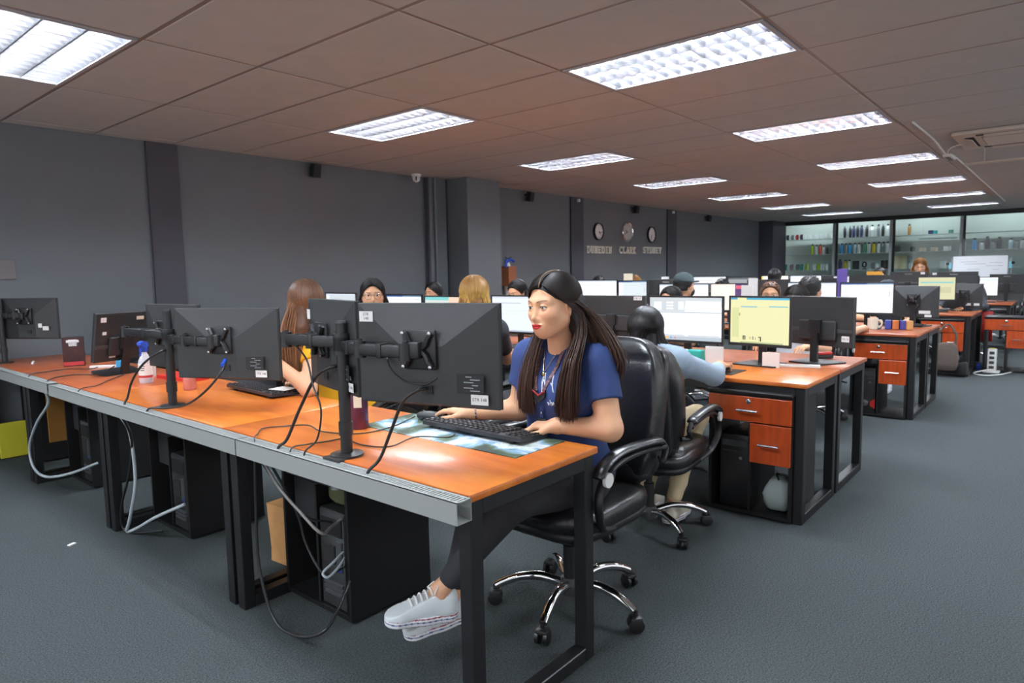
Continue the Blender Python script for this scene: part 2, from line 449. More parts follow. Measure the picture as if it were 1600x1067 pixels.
PEDS = [((AX - 0.01, 2.515), PI, 'black drawer pedestal under the nearest desk, seen from its open back'), ((AX - 0.01, 3.87), PI, 'black drawer pedestal under the desk with the spray bottle, open back'),
        ((AX - 0.01, 5.24), PI, 'black drawer pedestal under the third desk of the front row'), ((AX - 0.01, 6.26), PI, 'black drawer pedestal at far left under the desk against the wall'),
        ((BX - 0.015, 1.082), 0, 'orange-fronted drawer pedestal beside the denim-shirted woman, small grey bag inside'), ((CX - 0.03, 1.085), 0, 'orange-fronted pedestal holding the computer tower with red side vents'),
        ((DX - 0.03, 1.0), 0, 'orange-fronted pedestal with the brown bag hanging in front'), ((10.25, 0.41), 0, 'orange-fronted pedestal with grey top standing in the aisle at the right edge'),
        ((BX - 0.015, 2.445), 0, 'pedestal under the second place of the second desk row')]
for i, (p, r, lb) in enumerate(PEDS):
    o = ped if i == 0 else dup(ped, lb)
    o.location = (p[0], p[1], 0.0); o.rotation_euler = (0, 0, r); tag(o, lb, 'drawer unit', 'drawer pedestals')
# ---------------------------------------------------------------- slotted cable ducts on the front row
def make_duct(x, y0, y1, z0, lb):
    t = thing('cable_duct', lb, 'cable duct', (x, y0, z0), 0, 'slotted cable ducts along the front row')
    L = y1 - y0; w = 0.056; h = 0.062; q = 0.0022
    c = MB()
    c.box((q / 2, L / 2, h / 2), (q, L, h)); c.box((w - q / 2, L / 2, h / 2), (q, L, h)); c.box((w / 2, L / 2, q / 2), (w - 2 * q, L, q))
    c.box((0.0055, L / 2, h - q / 2), (0.011, L, q)); c.box((w - 0.0055, L / 2, h - q / 2), (0.011, L, q))
    c.build('channel', 'duct_grey', t)
    f = MB(); n = int(L / 0.0125)
    for i in range(n): f.box((w / 2, (i + 0.35) * L / n, h - q), (w - 0.02, L / n * 0.62, q))
    o = f.build('slotted_lid', 'duct_grey', t); o['kind'] = 'stuff'
    return t
make_duct(1.193, 1.205, 2.355, 0.685, 'grey slotted cable duct along the nearest desk, open end showing')
make_duct(1.193, 2.365, 4.52, 0.685, 'grey slotted cable duct along the second and third desks')
make_duct(1.193, 4.55, 6.29, 0.690, 'grey slotted cable duct at far left, along the last desk')
MB().box((1.235, 4.535, 0.712), (0.05, 0.03, 0.05)).build('duct_joint', 'black_plastic').location = (0, 0, 0)
tag(bpy.data.objects['duct_joint'], 'black open joint between two grey cable ducts at left', 'duct joint')

# ---------------------------------------------------------------- monitors
EM = {}
def emc(c, p=1.0):
    k = (tuple(c), p)
    if k not in EM:
        n = 'screen_%d_%d_%d' % tuple(c)
        EM[k] = emat(n, rgb(*c), p)
    return EM[k]
def screen_mesh(name, w, h, x, bg, rects, parent, p=1.0):
    """background plus printed rectangles (u0,u1,v0,v1,colour); u runs from the viewer's left"""
    m = MB(); mats = [emc(bg, p)]
    def R(u0, u1, v0, v1, d):
        ya = w / 2 - 0; Y = lambda u: -w / 2 + w * u; Z = lambda v: -h / 2 + h * v
        m.quad((x + d, Y(u0), Z(v0)), (x + d, Y(u1), Z(v0)), (x + d, Y(u1), Z(v1)), (x + d, Y(u0), Z(v1)))
    R(0, 1, 0, 1, 0)
    for k, r in enumerate(rects):
        mm = emc(r[4], p)
        if mm not in mats: mats.append(mm)
        m.cur = mats.index(mm); R(r[0], r[1], r[2], r[3], 0.0003 * (1 + k * 0.25))
    o = m.build(name, mats, parent, fix=False)
    return o
W_ = (236, 240, 250); G_ = (196, 204, 210); 
UI_PLAIN = [(0, 1, .95, 1, (205, 215, 228)), (0, .12, 0, .95, (226, 230, 238)), (.2, .6, .8, .83, (190, 196, 204)), (.2, .8, .6, .61, (205, 210, 215)), (.2, .75, .5, .51, (210, 214, 218)), (0, 1, 0, .04, (170, 182, 200))]
UI_OFFICE = [(0, 1, .80, 1, (196, 203, 208)), (0, .5, .67, .8, (196, 203, 208)), (.06, .17, .70, .90, (238, 243, 246)), (.24, .34, .86, .90, (236, 240, 244)), (.24, .34, .79, .83, (236, 240, 244)), (.24, .34, .72, .76, (236, 240, 244)), (.41, .49, .71, .91, (226, 234, 240)), (.51, .99, .66, .92, (240, 245, 252)), (0, 1, .645, .66, (150, 158, 164)),
             (.05, .50, .10, .115, (160, 168, 176)), (.55, .97, .10, .115, (160, 168, 176)), (0, 1, 0, .09, (176, 188, 198)), (.10, .12, .03, .07, (240, 250, 255)), (.14, .16, .03, .07, (90, 170, 220)), (.18, .20, .03, .07, (60, 130, 210)), (.22, .27, .03, .07, (250, 180, 90)), (.30, .32, .03, .07, (60, 150, 210)), (.36, .38, .03, .07, (210, 130, 120))]
UI_YELLOW = [(0, .12, .955, 1, (60, 150, 190)), (.28, 1, .955, 1, (70, 165, 200)), (.18, .46, .79, .81, (80, 175, 205)), (.66, .97, .80, .82, (80, 175, 205)), (.47, .64, .79, .80, (205, 205, 170)), (.03, .15, .12, .78, (205, 208, 150)), (.15, .17, .60, .66, (150, 150, 110)), (.22, .24, .07, .16, (50, 50, 40)), (.22, .27, .14, .16, (50, 50, 40)), (.25, .27, .07, .14, (50, 50, 40)), (.34, .36, .09, .14, (170, 165, 120)), (.39, .41, .08, .15, (120, 120, 90)), (.44, .45, .08, .13, (120, 120, 90)), (.49, .54, .13, .15, (40, 40, 35)), (.52, .54, .05, .15, (40, 40, 35)), (.18, .9, 0, .03, (170, 180, 130))]
UI_SHEET = [(0, .5, .955, 1, (40, 80, 140)), (.5, 1, .955, 1, (110, 140, 170)), (0, .18, 0, .955, (226, 226, 232)), (.2, .95, .8, .805, (200, 200, 205)), (.2, .95, .7, .705, (205, 205, 210)), (.92, .94, .55, .72, (190, 190, 195)), (.2, .8, .3, .305, (210, 210, 215)), (.8, .98, .86, .88, (180, 200, 220))]
UI_DARK = [(0.05, .95, .1, .9, (70, 60, 70)), (.1, .9, .8, .86, (220, 90, 120)), (.2, .8, .3, .7, (80, 50, 110))]
def monitor(lb, c, yaw, w=0.53, h=0.31, tilt=0.0, bg=W_, ui=UI_PLAIN, stand=None, vesa=False, labels=(), p=1.0, group='desktop monitors', flat=False, logo=None, desk_z=0.75, band=False, name='monitor', dim=1.0):
    """screen faces local +X; c = centre of the panel; yaw turns +X"""
    t = thing(name, lb, 'monitor', c, yaw, group)
    t.rotation_euler = (0, -tilt, yaw)
    if flat:
        hs = MB().rbox((-0.012, 0, 0), (0.024, w, h), 0.004)
        hs.rbox((-0.032, 0, -h * 0.18), (0.02, w * 0.55, h * 0.4), 0.008)
    else:
        hs = MB().rbox((-0.0085, 0, 0), (0.017, w, h), 0.003)
        iy, z0, z1 = 0.072, -h / 2 + 0.012, 0.030
        o = 0.004
        vs = [(-0.017, -w / 2 + o, -h / 2 + o), (-0.017, w / 2 - o, -h / 2 + o), (-0.017, w / 2 - o, h / 2 - o), (-0.017, -w / 2 + o, h / 2 - o),
              (-0.046, -iy, z0), (-0.046, iy, z0), (-0.046, iy, z1), (-0.046, -iy, z1)]
        hs.add(vs, [(0, 4, 5, 1), (1, 5, 6, 2), (2, 6, 7, 3), (3, 7, 4, 0), (4, 7, 6, 5)])
    hs.build('housing', 'monitor_back', t)
    b = MB(); e = 0.011; ch = 0.018
    b.box((0.002, 0, h / 2 - e / 2), (0.004, w, e)); b.box((0.002, 0, -h / 2 + ch / 2), (0.004, w, ch))
    for s in (-1, 1): b.box((0.002, s * (w / 2 - e / 2), (ch - e) / 2), (0.004, e, h - e - ch))
    b.build('bezel', 'black_plastic', t)
    so = screen_mesh('screen', w - 2 * e, h - e - ch, 0.0006, bg, ui, t, p); so.location = (0, 0, (ch - e) / 2)
    xb = -0.024 if flat else -0.018
    if band: MB().box((-0.026, 0, -h * 0.18), (0.006, w * 0.98, h * 0.07)).build('back_band', 'grey_plastic', t)
    if vesa:
        v = MB().rbox((-0.052, 0, 0.02), (0.012, 0.115, 0.12), 0.006)
        v.build('mount_plate', 'black_plastic', t, True)
        k = MB()
        for sy in (-1, 1):
            for sz in (-1, 1):
                k.tube([(-0.063, sy * 0.046, 0.02 + sz * 0.050), (-0.066, sy * 0.036, 0.02 + sz * 0.036), (-0.066, sy * 0.028, 0.02 + sz * 0.016), (-0.066, sy * 0.008, 0.02)], 0.0095, 6)
        k.rbox((-0.075, 0, 0.02), (0.03, 0.035, 0.05), 0.006)
        k.build('mount_arms', 'black_plastic', t, True)
        for sy in (-1, 1):
            for sz in (-1, 1):
                MB().lathe([(0.0055, 0), (0.0055, 0.003), (0.002, 0.004)], (0, 0, 0), 8).build('screw', 'steel', t, True).matrix_local = Matrix.Translation((-0.072, sy * 0.046, 0.02 + sz * 0.050)) @ Matrix.Rotation(-PI / 2, 4, 'Y')
    MB().box((-0.0475 if not flat else -0.043, -0.02, -h / 2 + 0.055), (0.006, 0.036, 0.026)).build('port_recess', 'rubber', t)
    for (y, z, ww, hh, kind) in labels:
        d = 0.0012
        # depth of the back surface at (y,z)
        if flat: xs = -0.0245
        else:
            q = [min(min(1, max(0, (w / 2 - abs(y + a * ww / 2)) / (w / 2 - 0.072))), min(1, max(0, (h / 2 - z - b_ * hh / 2) / (h / 2 - 0.03)))) for a in (-1, 1) for b_ in (-1, 1)]
            xs = -0.017 - 0.029 * max(q)
        ang = 0
        s = MB().box((0, 0, 0), (d, ww, hh)).build('sticker', {'w': 'paper', 'k': 'rubber', 't': 'tape'}[kind[0]], t)
        s.location = (xs - 0.0015, y, z); s.rotation_euler = (0, 0, 0)
        if kind == 'k':
            for q in range(6):
                MB().box((-d * .6, (-.06 if q % 2 else .02) * ww * 3, hh * (.38 - .15 * q)), (.0004, ww * (.36 if q % 3 else .22), hh * .05)).build('print_line', 'mullion', s)
        if len(kind) > 1:
            lines = kind[1:].split('|')
            for q, ln in enumerate(lines):
                text_mesh('print', ln, min(hh / (len(lines) + 0.5), ww / (0.58 * max(4, len(ln)))), 'ink' if kind[0] == 'w' else 'paper', s, (-d * 0.6, 0, hh * (0.5 - (q + 0.75) / (len(lines) + 0.5))), (PI / 2, 0, -PI / 2), 0.0001)
    if logo:
        text_mesh('logo_text', logo, 0.022, 'paper', t, (xb - 0.001, 0, h / 2 - 0.035), (PI / 2, 0, -PI / 2), 0.0002)
    if stand is not None:
        drop = c[2] - desk_z
        n = MB().box((-0.055, 0, -drop / 2 + 0.0), (0.016, 0.05, drop)); n.box((-0.045, 0, -0.03), (0.03, 0.08, 0.08))
        n.build('stand_neck', 'black_plastic', t)
        MB().prism([(-0.15, -0.11), (-0.15, 0.11), (0.06, 0.14), (0.075, 0.13), (0.075, -0.13), (0.06, -0.14)], 2, -drop, -drop + 0.009).build('stand_base', 'black_plastic', t)
    return t
mat('ink', rgb(40, 44, 70), 0.7); mat('tape', rgb(222, 214, 190), 0.8)
def face(c, tgt): return math.atan2(tgt[1] - c[1], tgt[0] - c[0])
def yaw_lr(L, R):
    """yaw of a panel whose back is seen with edge L at the viewer's left and R at the right"""
    dx, dy = R[0] - L[0], R[1] - L[1]
    return math.atan2(dx, -dy)
LBACK = [(-0.160, -0.078, 0.088, 0.054, 'k'), (-0.148, -0.092, 0.030, 0.016, 'w'), (-0.178, -0.094, 0.036, 0.014, 'w'), (-0.186, -0.125, 0.056, 0.030, 'wSTR 148'), ]
def back_mon(lb, L, R, z, **k):
    c = ((L[0] + R[0]) / 2, (L[1] + R[1]) / 2, z)
    return monitor(lb, c, yaw_lr(L, R), **k)
back_mon('large black monitor on the arm in front of the woman in navy, back towards us', (1.315, 1.735), (1.452, 1.262), 1.10, w=0.49, h=0.312, vesa=True, labels=LBACK + [(0.205, 0.115, 0.05, 0.032, 'wSTR|148')])
back_mon('black monitor on the near arm, partly hidden behind its larger neighbour', (1.432, 2.175), (1.325, 1.755), 1.105, w=0.44, h=0.312, vesa=True, labels=LBACK + [(0.19, 0.10, 0.03, 0.035, 'w')])
back_mon('black monitor on the second arm, back towards us, left of the brown-haired woman', (1.33, 3.09), (1.545, 2.60), 1.055, w=0.53, h=0.312, vesa=True, labels=LBACK)
back_mon('black monitor on the second arm behind its pole, edge-on behind the spray bottle', (1.40, 3.55), (1.44, 3.12), 1.065, w=0.46, h=0.312, vesa=True, labels=[(-0.17, -0.10, 0.06, 0.05, 'wSTR')])
monitor('tilted black monitor with taped paper stickers on its stand, left of the spray bottle', (1.63, 4.60, 0.995), 1.83, w=0.37, h=0.31, tilt=0.22, vesa=False, flat=True, stand=True, band=True,
        labels=[(0.14, 0.115, 0.035, 0.03, 'w'), (-0.10, 0.115, 0.05, 0.022, 't'), (0.13, 0.03, 0.025, 0.02, 'w'), (0.07, -0.12, 0.04, 0.02, 'w')])
back_mon('black monitor on an arm at the far left edge', (1.36, 6.06), (1.60, 5.66), 1.075, w=0.46, h=0.30, vesa=True, labels=[(-0.15, -0.07, 0.05, 0.03, 'w'), (-0.11, -0.05, 0.03, 0.03, 'w')])
# second row: screens towards us
FR = PI   # screen towards -X
def front_mon(lb, x, y0, y1, ztop, h=0.31, yaw=FR, desk=0.75, **k):
    return monitor(lb, (x, (y0 + y1) / 2, ztop - h / 2), yaw, w=abs(y1 - y0), h=h, stand=True, **k)
front_mon('monitor showing a white window with grey toolbar, in front of the denim-shirted woman', 4.10, 1.70, 2.23, 1.172, ui=UI_OFFICE)
monitor('monitor with a pale yellow page, beside the white one on the second row', (4.10, 1.475, 1.02), FR - 0.12, w=0.40, h=0.31, bg=(222, 220, 168), ui=UI_YELLOW, stand=True, labels=())
back_mon('plain black monitor back with grey band on a stand, right of the yellow screen', (4.52, 1.44), (4.34, 0.98), 1.01, w=0.47, h=0.305, flat=True, stand=True, band=True, labels=[(-0.19, -0.10, 0.05, 0.035, 'wSTR 126')])
back_mon('wide black monitor back with small white sticker, behind the denim-shirted woman', (4.5, 3.02), (4.5, 2.47), 1.0, w=0.55, h=0.31, flat=True, stand=True, band=True, labels=[(-0.22, 0.135, 0.07, 0.028, 'wSTR 137')])
front_mon('pale blue-white screen between the blonde woman and the woman in navy', 4.12, 3.16, 3.69, 1.165, ui=UI_PLAIN, bg=(222, 232, 244))
front_mon('white screen just right of the woman with glasses', 4.12, 4.53, 5.06, 1.165, ui=UI_SHEET)
front_mon('monitor with a grey and turquoise page, behind the large near monitor', 4.12, 3.98, 4.50, 1.155, bg=(206, 214, 208), ui=[(0, .6, .9, 1, (120, 200, 200)), (.6, 1, .5, 1, (230, 200, 180))])
front_mon('dark-topped monitor against the wall, left of the woman with glasses', 4.12, 5.50, 6.02, 1.175, bg=(200, 208, 216))
# ---------------------------------------------------------------- organic surfaces: signed distances polygonised on a grid
class Field:
    def __init__(s): s.ops = []
    def cone(s, a, b, ra, rb, k=0.02, mode='u'): s.ops.append(('c', np.array(a, float), np.array(b, float), ra, rb, k, mode)); return s
    def ball(s, c, r, k=0.02, mode='u'): return s.cone(c, c, r, r, k, mode)
    def ell(s, c, r, k=0.02, R=None, mode='u'): s.ops.append(('e', np.array(c, float), np.array(r, float), np.eye(3) if R is None else np.array(R, float), 0, k, mode)); return s
    def cut(s, c, n, k=0.002): s.ops.append(('p', np.array(c, float), np.array(n, float) / np.linalg.norm(n), 0, 0, k, 'i')); return s
    def lcut(s, c, n, rc, rr): s.ops.append(('l', np.array(c, float), np.array(n, float) / np.linalg.norm(n), np.array(rc, float), rr, 0, 'i')); return s
    def bounds(s, pad):
        lo = np.full(3, 1e9); hi = -lo
        for o in s.ops:
            if o[6] != 'u': continue
            if o[0] == 'c':
                for p, r in ((o[1], o[3]), (o[2], o[4])): lo = np.minimum(lo, p - r); hi = np.maximum(hi, p + r)
            else:
                r = o[2].max(); lo = np.minimum(lo, o[1] - r); hi = np.maximum(hi, o[1] + r)
        return lo - pad, hi + pad
    def mesh(s, h, lo=None, hi=None):
        if lo is None: lo, hi = s.bounds(2.5 * h)
        lo = np.array(lo, float); hi = np.array(hi, float)
        n = np.maximum(3, np.ceil((hi - lo) / h).astype(int) + 1)
        ax = [(lo[i] + h * np.arange(n[i])).astype(np.float32) for i in range(3)]
        D = np.full(tuple(n), 0.08, np.float32)
        for o in s.ops:
            k = o[5]; m = 0.03 + k
            if o[6] == 'i':
                d = ((ax[0] - o[1][0]) * o[2][0])[:, None, None] + ((ax[1] - o[1][1]) * o[2][1])[None, :, None] + ((ax[2] - o[1][2]) * o[2][2])[None, None, :]
                if o[0] == 'l':
                    q = np.sqrt(((ax[0] - o[3][0]) ** 2)[:, None, None] + ((ax[1] - o[3][1]) ** 2)[None, :, None] + ((ax[2] - o[3][2]) ** 2)[None, None, :]) - o[4]
                    d = np.where(q < 0, d, -1)
                np.maximum(D, d, out=D); continue
            if o[0] == 'c':
                l = np.minimum(o[1] - o[3], o[2] - o[4]) - m; u = np.maximum(o[1] + o[3], o[2] + o[4]) + m
            else:
                ext = np.abs(o[3]) @ o[2]; l = o[1] - ext - m; u = o[1] + ext + m
            i0 = np.clip(np.floor((l - lo) / h).astype(int), 0, n); i1 = np.clip(np.ceil((u - lo) / h).astype(int) + 1, 0, n)
            if (i1 <= i0).any(): continue
            sl = tuple(slice(i0[i], i1[i]) for i in range(3))
            X = ax[0][sl[0]][:, None, None]; Y = ax[1][sl[1]][None, :, None]; Z = ax[2][sl[2]][None, None, :]
            if o[0] == 'c':
                a, b, ra, rb = o[1:5]; ba = b - a; L2 = float(ba @ ba)
                x, y, z = X - a[0], Y - a[1], Z - a[2]
                if L2 < 1e-12: d = np.sqrt(x * x + y * y + z * z) - ra
                else:
                    t = np.clip((x * ba[0] + y * ba[1] + z * ba[2]) / L2, 0, 1)
                    d = np.sqrt((x - t * ba[0]) ** 2 + (y - t * ba[1]) ** 2 + (z - t * ba[2]) ** 2) - (ra + t * (rb - ra))
            else:
                c, r, R = o[1:4]; x, y, z = X - c[0], Y - c[1], Z - c[2]
                q = [(R[0][j] * x + R[1][j] * y + R[2][j] * z) for j in range(3)]
                k0 = np.sqrt((q[0] / r[0]) ** 2 + (q[1] / r[1]) ** 2 + (q[2] / r[2]) ** 2)
                k1 = np.sqrt((q[0] / r[0] ** 2) ** 2 + (q[1] / r[1] ** 2) ** 2 + (q[2] / r[2] ** 2) ** 2)
                d = k0 * (k0 - 1) / np.maximum(k1, 1e-6)
            B = D[sl]
            if o[6] == 'u':
                if k > 0:
                    hh = np.clip(0.5 + 0.5 * (B - d) / k, 0, 1); D[sl] = B * (1 - hh) + d * hh - k * hh * (1 - hh)
                else: D[sl] = np.minimum(B, d)
            else:
                if k > 0:
                    d = -d; hh = np.clip(0.5 - 0.5 * (B - d) / k, 0, 1); D[sl] = B * (1 - hh) + d * hh + k * hh * (1 - hh)
                else: D[sl] = np.maximum(B, -d)
        return surfnet(D, lo, h)
def surfnet(D, lo, h):
    ins = D < 0
    c = np.zeros(tuple(x - 1 for x in D.shape), np.int8)
    offs = [(a, b, e) for a in (0, 1) for b in (0, 1) for e in (0, 1)]
    for a, b, e in offs: c += ins[a:a + c.shape[0], b:b + c.shape[1], e:e + c.shape[2]]
    act = np.argwhere((c > 0) & (c < 8))
    if len(act) == 0: return np.zeros((0, 3)), np.zeros((0, 4), int)
    idx = np.full(c.shape, -1, np.int64); idx[act[:, 0], act[:, 1], act[:, 2]] = np.arange(len(act))
    S = np.zeros((len(act), 3)); W = np.zeros(len(act))
    val = {o: D[act[:, 0] + o[0], act[:, 1] + o[1], act[:, 2] + o[2]].astype(float) for o in offs}
    for a in offs:
        for k in range(3):
            if a[k]: continue
            b = list(a); b[k] = 1; b = tuple(b)
            va, vb = val[a], val[b]; cr = (va < 0) != (vb < 0)
            t = np.where(cr, va / np.where(cr, va - vb, 1), 0)
            p = np.tile(np.array(a, float), (len(act), 1)); p[:, k] = t
            S += p * cr[:, None]; W += cr
    V = (act + S / W[:, None]) * h + lo
    F = []
    for k in range(3):
        a, b = (k + 1) % 3, (k + 2) % 3
        s0 = [slice(None)] * 3; s1 = [slice(None)] * 3; s0[k] = slice(0, -1); s1[k] = slice(1, None)
        i0 = ins[tuple(s0)]; i1 = ins[tuple(s1)]
        e = np.argwhere(i0 != i1)
        e = e[(e[:, a] > 0) & (e[:, b] > 0) & (e[:, a] < c.shape[a]) & (e[:, b] < c.shape[b])]
        if len(e) == 0: continue
        def cellid(da, db):
            q = e.copy(); q[:, a] -= da; q[:, b] -= db; return idx[q[:, 0], q[:, 1], q[:, 2]]
        f = np.stack([cellid(1, 1), cellid(0, 1), cellid(0, 0), cellid(1, 0)], 1)
        flip = ~i0[e[:, 0], e[:, 1], e[:, 2]]
        f[flip] = f[flip][:, ::-1]
        F.append(f)
    F = np.concatenate(F) if F else np.zeros((0, 4), int)
    F = F[(F >= 0).all(1)]
    return V, F
def np_object(name, V, F, m, parent=None, tint=None):
    me = bpy.data.meshes.new(name)
    me.from_pydata(np.asarray(V, np.float64), [], np.asarray(F))
    me.materials.append(MATS[m] if isinstance(m, str) else m)
    me.polygons.foreach_set('use_smooth', np.ones(len(me.polygons), bool))
    if tint is not None:
        a = me.color_attributes.new('tint', 'FLOAT_COLOR', 'POINT')
        q = np.ones((len(V), 4), np.float32); q[:, :3] = tint
        a.data.foreach_set('color', q.ravel())
    me.update()
    o = bpy.data.objects.new(name, me); COL.objects.link(o)
    if parent is not None: o.parent = parent
    return o
def merge(parts):
    V = []; F = []; T = []; o = 0
    for p in parts:
        if len(p[0]) == 0: continue
        V.append(p[0]); F.append(p[1] + o); o += len(p[0])
        T.append(p[2] if len(p) > 2 else np.zeros((len(p[0]), 3)))
    return np.concatenate(V), np.concatenate(F), np.concatenate(T)
def sstep(a, b, x):
    t = np.clip((x - a) / (b - a), 0, 1); return t * t * (3 - 2 * t)

mat('skin', rgb(205, 152, 115), 0.46, attr='tint', sss=0.12, spec=0.4)
mat('hair', rgb(30, 24, 22), 0.48, attr='tint', spec=0.35)
mat('eye_white', rgb(225, 222, 218), 0.15); mat('eye_dark', rgb(24, 16, 12), 0.1)
SKIN = np.array(rgb(226, 174, 138)[:3])
def head_field(neck_local, female=True, neck_r=0.05):
    f = Field()
    f.ell((-.014, 0, .028), (.096, .074, .084), 0.0)
    f.ell((.022, 0, -.03), (.064, .064, .078), 0.03)
    f.ball((.060, 0, -.088), .019, .03)
    for s in (-1, 1):
        f.cone((.0, s * .050, -.050), (.050, s * .013, -.088), .020, .018, .025)
        f.ell((.050, s * .036, -.026), (.026, .025, .026), .025)
        f.cone((.075, s * .012, .020), (.062, s * .044, .019), .011, .010, .018)
    for s in (-1, 1): f.ell((.094, s * .031, .000), (.020, .020, .0115), .016, mode='s')
    f.cone((.077, 0, .010), (.0945, 0, -.034), .0065, .0088, .014)
    f.ball((.0950, 0, -.0365), .0086, .008)
    for s in (-1, 1): f.ball((.0850, s * .0118, -.0405), .0074, .008)
    f.ell((.068, 0, -.066), (.021, .032, .024), .018)
    f.ell((.0855, .008, -.0625), (.0070, .0165, .0048), .004); f.ell((.0855, -.008, -.0625), (.0070, .0165, .0048), .004)
    f.ell((.0845, 0, -.0722), (.0080, .0205, .0062), .004)
    f.cone((.0900, -.021, -.0670), (.0900, .021, -.0670), .0014, .0014, .0025, mode='s')
    for s in (-1, 1):
        R = np.array(Euler((0, 0.15, s * 0.35)).to_matrix())
        f.ell((-.008, s * .073, -.010), (.017, .008, .030), .006, R)
        f.ell((-.003, s * .082, -.008), (.008, .006, .016), .005, R, mode='s')
        # eyeball lids, almond opening cut out of them
        f.ball((.0705, s * .031, 0), .0142, .006)
        R2 = np.array(Euler((s * -0.10, 0, 0)).to_matrix())
        f.ell((.085, s * .032, .0), (.016, .0148, .0041), .0015, R2, mode='s')
    if neck_local is not None: f.cone((-.024, 0, -.06), neck_local, neck_r * .95, neck_r * 1.05, .03)
    return f
def head_tint(V, lips=(196, 50, 56), brow=(58, 42, 36), base=SKIN, makeup=1.0):
    T = np.tile(base, (len(V), 1)).astype(float)
    x, y, z = V[:, 0], V[:, 1], V[:, 2]; ay = np.abs(y)
    # cheeks
    w = np.exp(-(((ay - .042) / .02) ** 2 + ((z + .03) / .018) ** 2)) * (x > .03) * 0.25 * makeup
    T = T * (1 - w[:, None]) + np.array(rgb(216, 128, 100)[:3]) * w[:, None]
    le = np.minimum((np.maximum(ay - .004, 0) / .021) ** 2 + ((z + .0668) / .0098) ** 2, 9)
    w = (1 - sstep(.75, 1.05, le)) * (x > .070)
    T = T * (1 - w[:, None]) + np.array(rgb(*lips)[:3]) * w[:, None]
    bz = .0185 + .0055 * np.sin(np.clip((ay - .012) / .042, 0, 1) * 2.4)
    w = (1 - sstep(.0012, .0036, np.abs(z - bz))) * sstep(.009, .015, ay) * (1 - sstep(.046, .056, ay)) * (x > .045) * .72
    T = T * (1 - w[:, None]) + np.array(rgb(*brow)[:3]) * w[:, None]
    d = ((ay - .032) / .0150) ** 2 + (z / .0068) ** 2
    w = (1 - sstep(.9, 1.25, d)) * (x > .055) * np.where(z > -.001, .9, .35) * makeup
    T = T * (1 - w[:, None]) + np.array(rgb(40, 26, 24)[:3]) * w[:, None]
    return T
def hand_ops(f, wrist, d, n, s, curls, sc=1.0, k=.006, thumb_out=1.0, fore=None):
    wrist = np.array(wrist, float)
    d = np.array(d, float); d /= np.linalg.norm(d); n = np.array(n, float); n -= d * (n @ d); n /= np.linalg.norm(n)
    s_ = np.cross(d, n); s_ = s_ if s_ @ np.array(s, float) > 0 else -s_
    P = lambda a, b, c: wrist + sc * (d * a + s_ * b + n * c)
    f.cone(wrist - (d if fore is None else fore) * .05, wrist, .0275, .0262, .0); f.cone(wrist, P(.014, 0, 0), .0262, .023 * sc, .02)
    ks = (.029, .010, -.010, -.027); ln = (.066, .074, .068, .053)
    for i in range(4):
        f.cone(P(.005, ks[i] * .55, 0), P(.082 - abs(i - 1.2) * .004, ks[i], -.002), .0125 * sc, .0105 * sc, .014)
        p = P(.082 - abs(i - 1.2) * .004, ks[i], -.002); ang = 0; r = .0092 * sc
        spread = ks[i] * 2.2
        for q, (frac, c) in enumerate(zip((.46, .30, .24), curls[i] if isinstance(curls[0], (tuple, list)) else curls)):
            ang += c
            v = d * math.cos(ang) + n * math.sin(ang) + s_ * spread * math.cos(ang); v /= np.linalg.norm(v)
            p2 = p + v * ln[i] * sc * frac
            f.cone(p, p2, r, r * .88, k if q == 0 else .002); r *= .88; p = p2
    a = P(.018, .020, .004); b = P(.045, .020 + .026 * thumb_out, .012); c = P(.072, .024 + .032 * thumb_out, .018); e = P(.092, .022 + .032 * thumb_out, .020)
    f.cone(a, b, .0145 * sc, .0118 * sc, .014); f.cone(b, c, .0108 * sc, .0095 * sc, .003); f.cone(c, e, .0092 * sc, .0075 * sc, .002)
HAIRC = {'black': ((24, 21, 22), (34, 28, 28)), 'darkbrown': ((28, 22, 21), (62, 40, 29)), 'brown': ((84, 56, 40), (134, 92, 62)), 'blonde': ((140, 98, 52), (232, 188, 104)), 'gold': ((120, 80, 40), (190, 130, 66))}
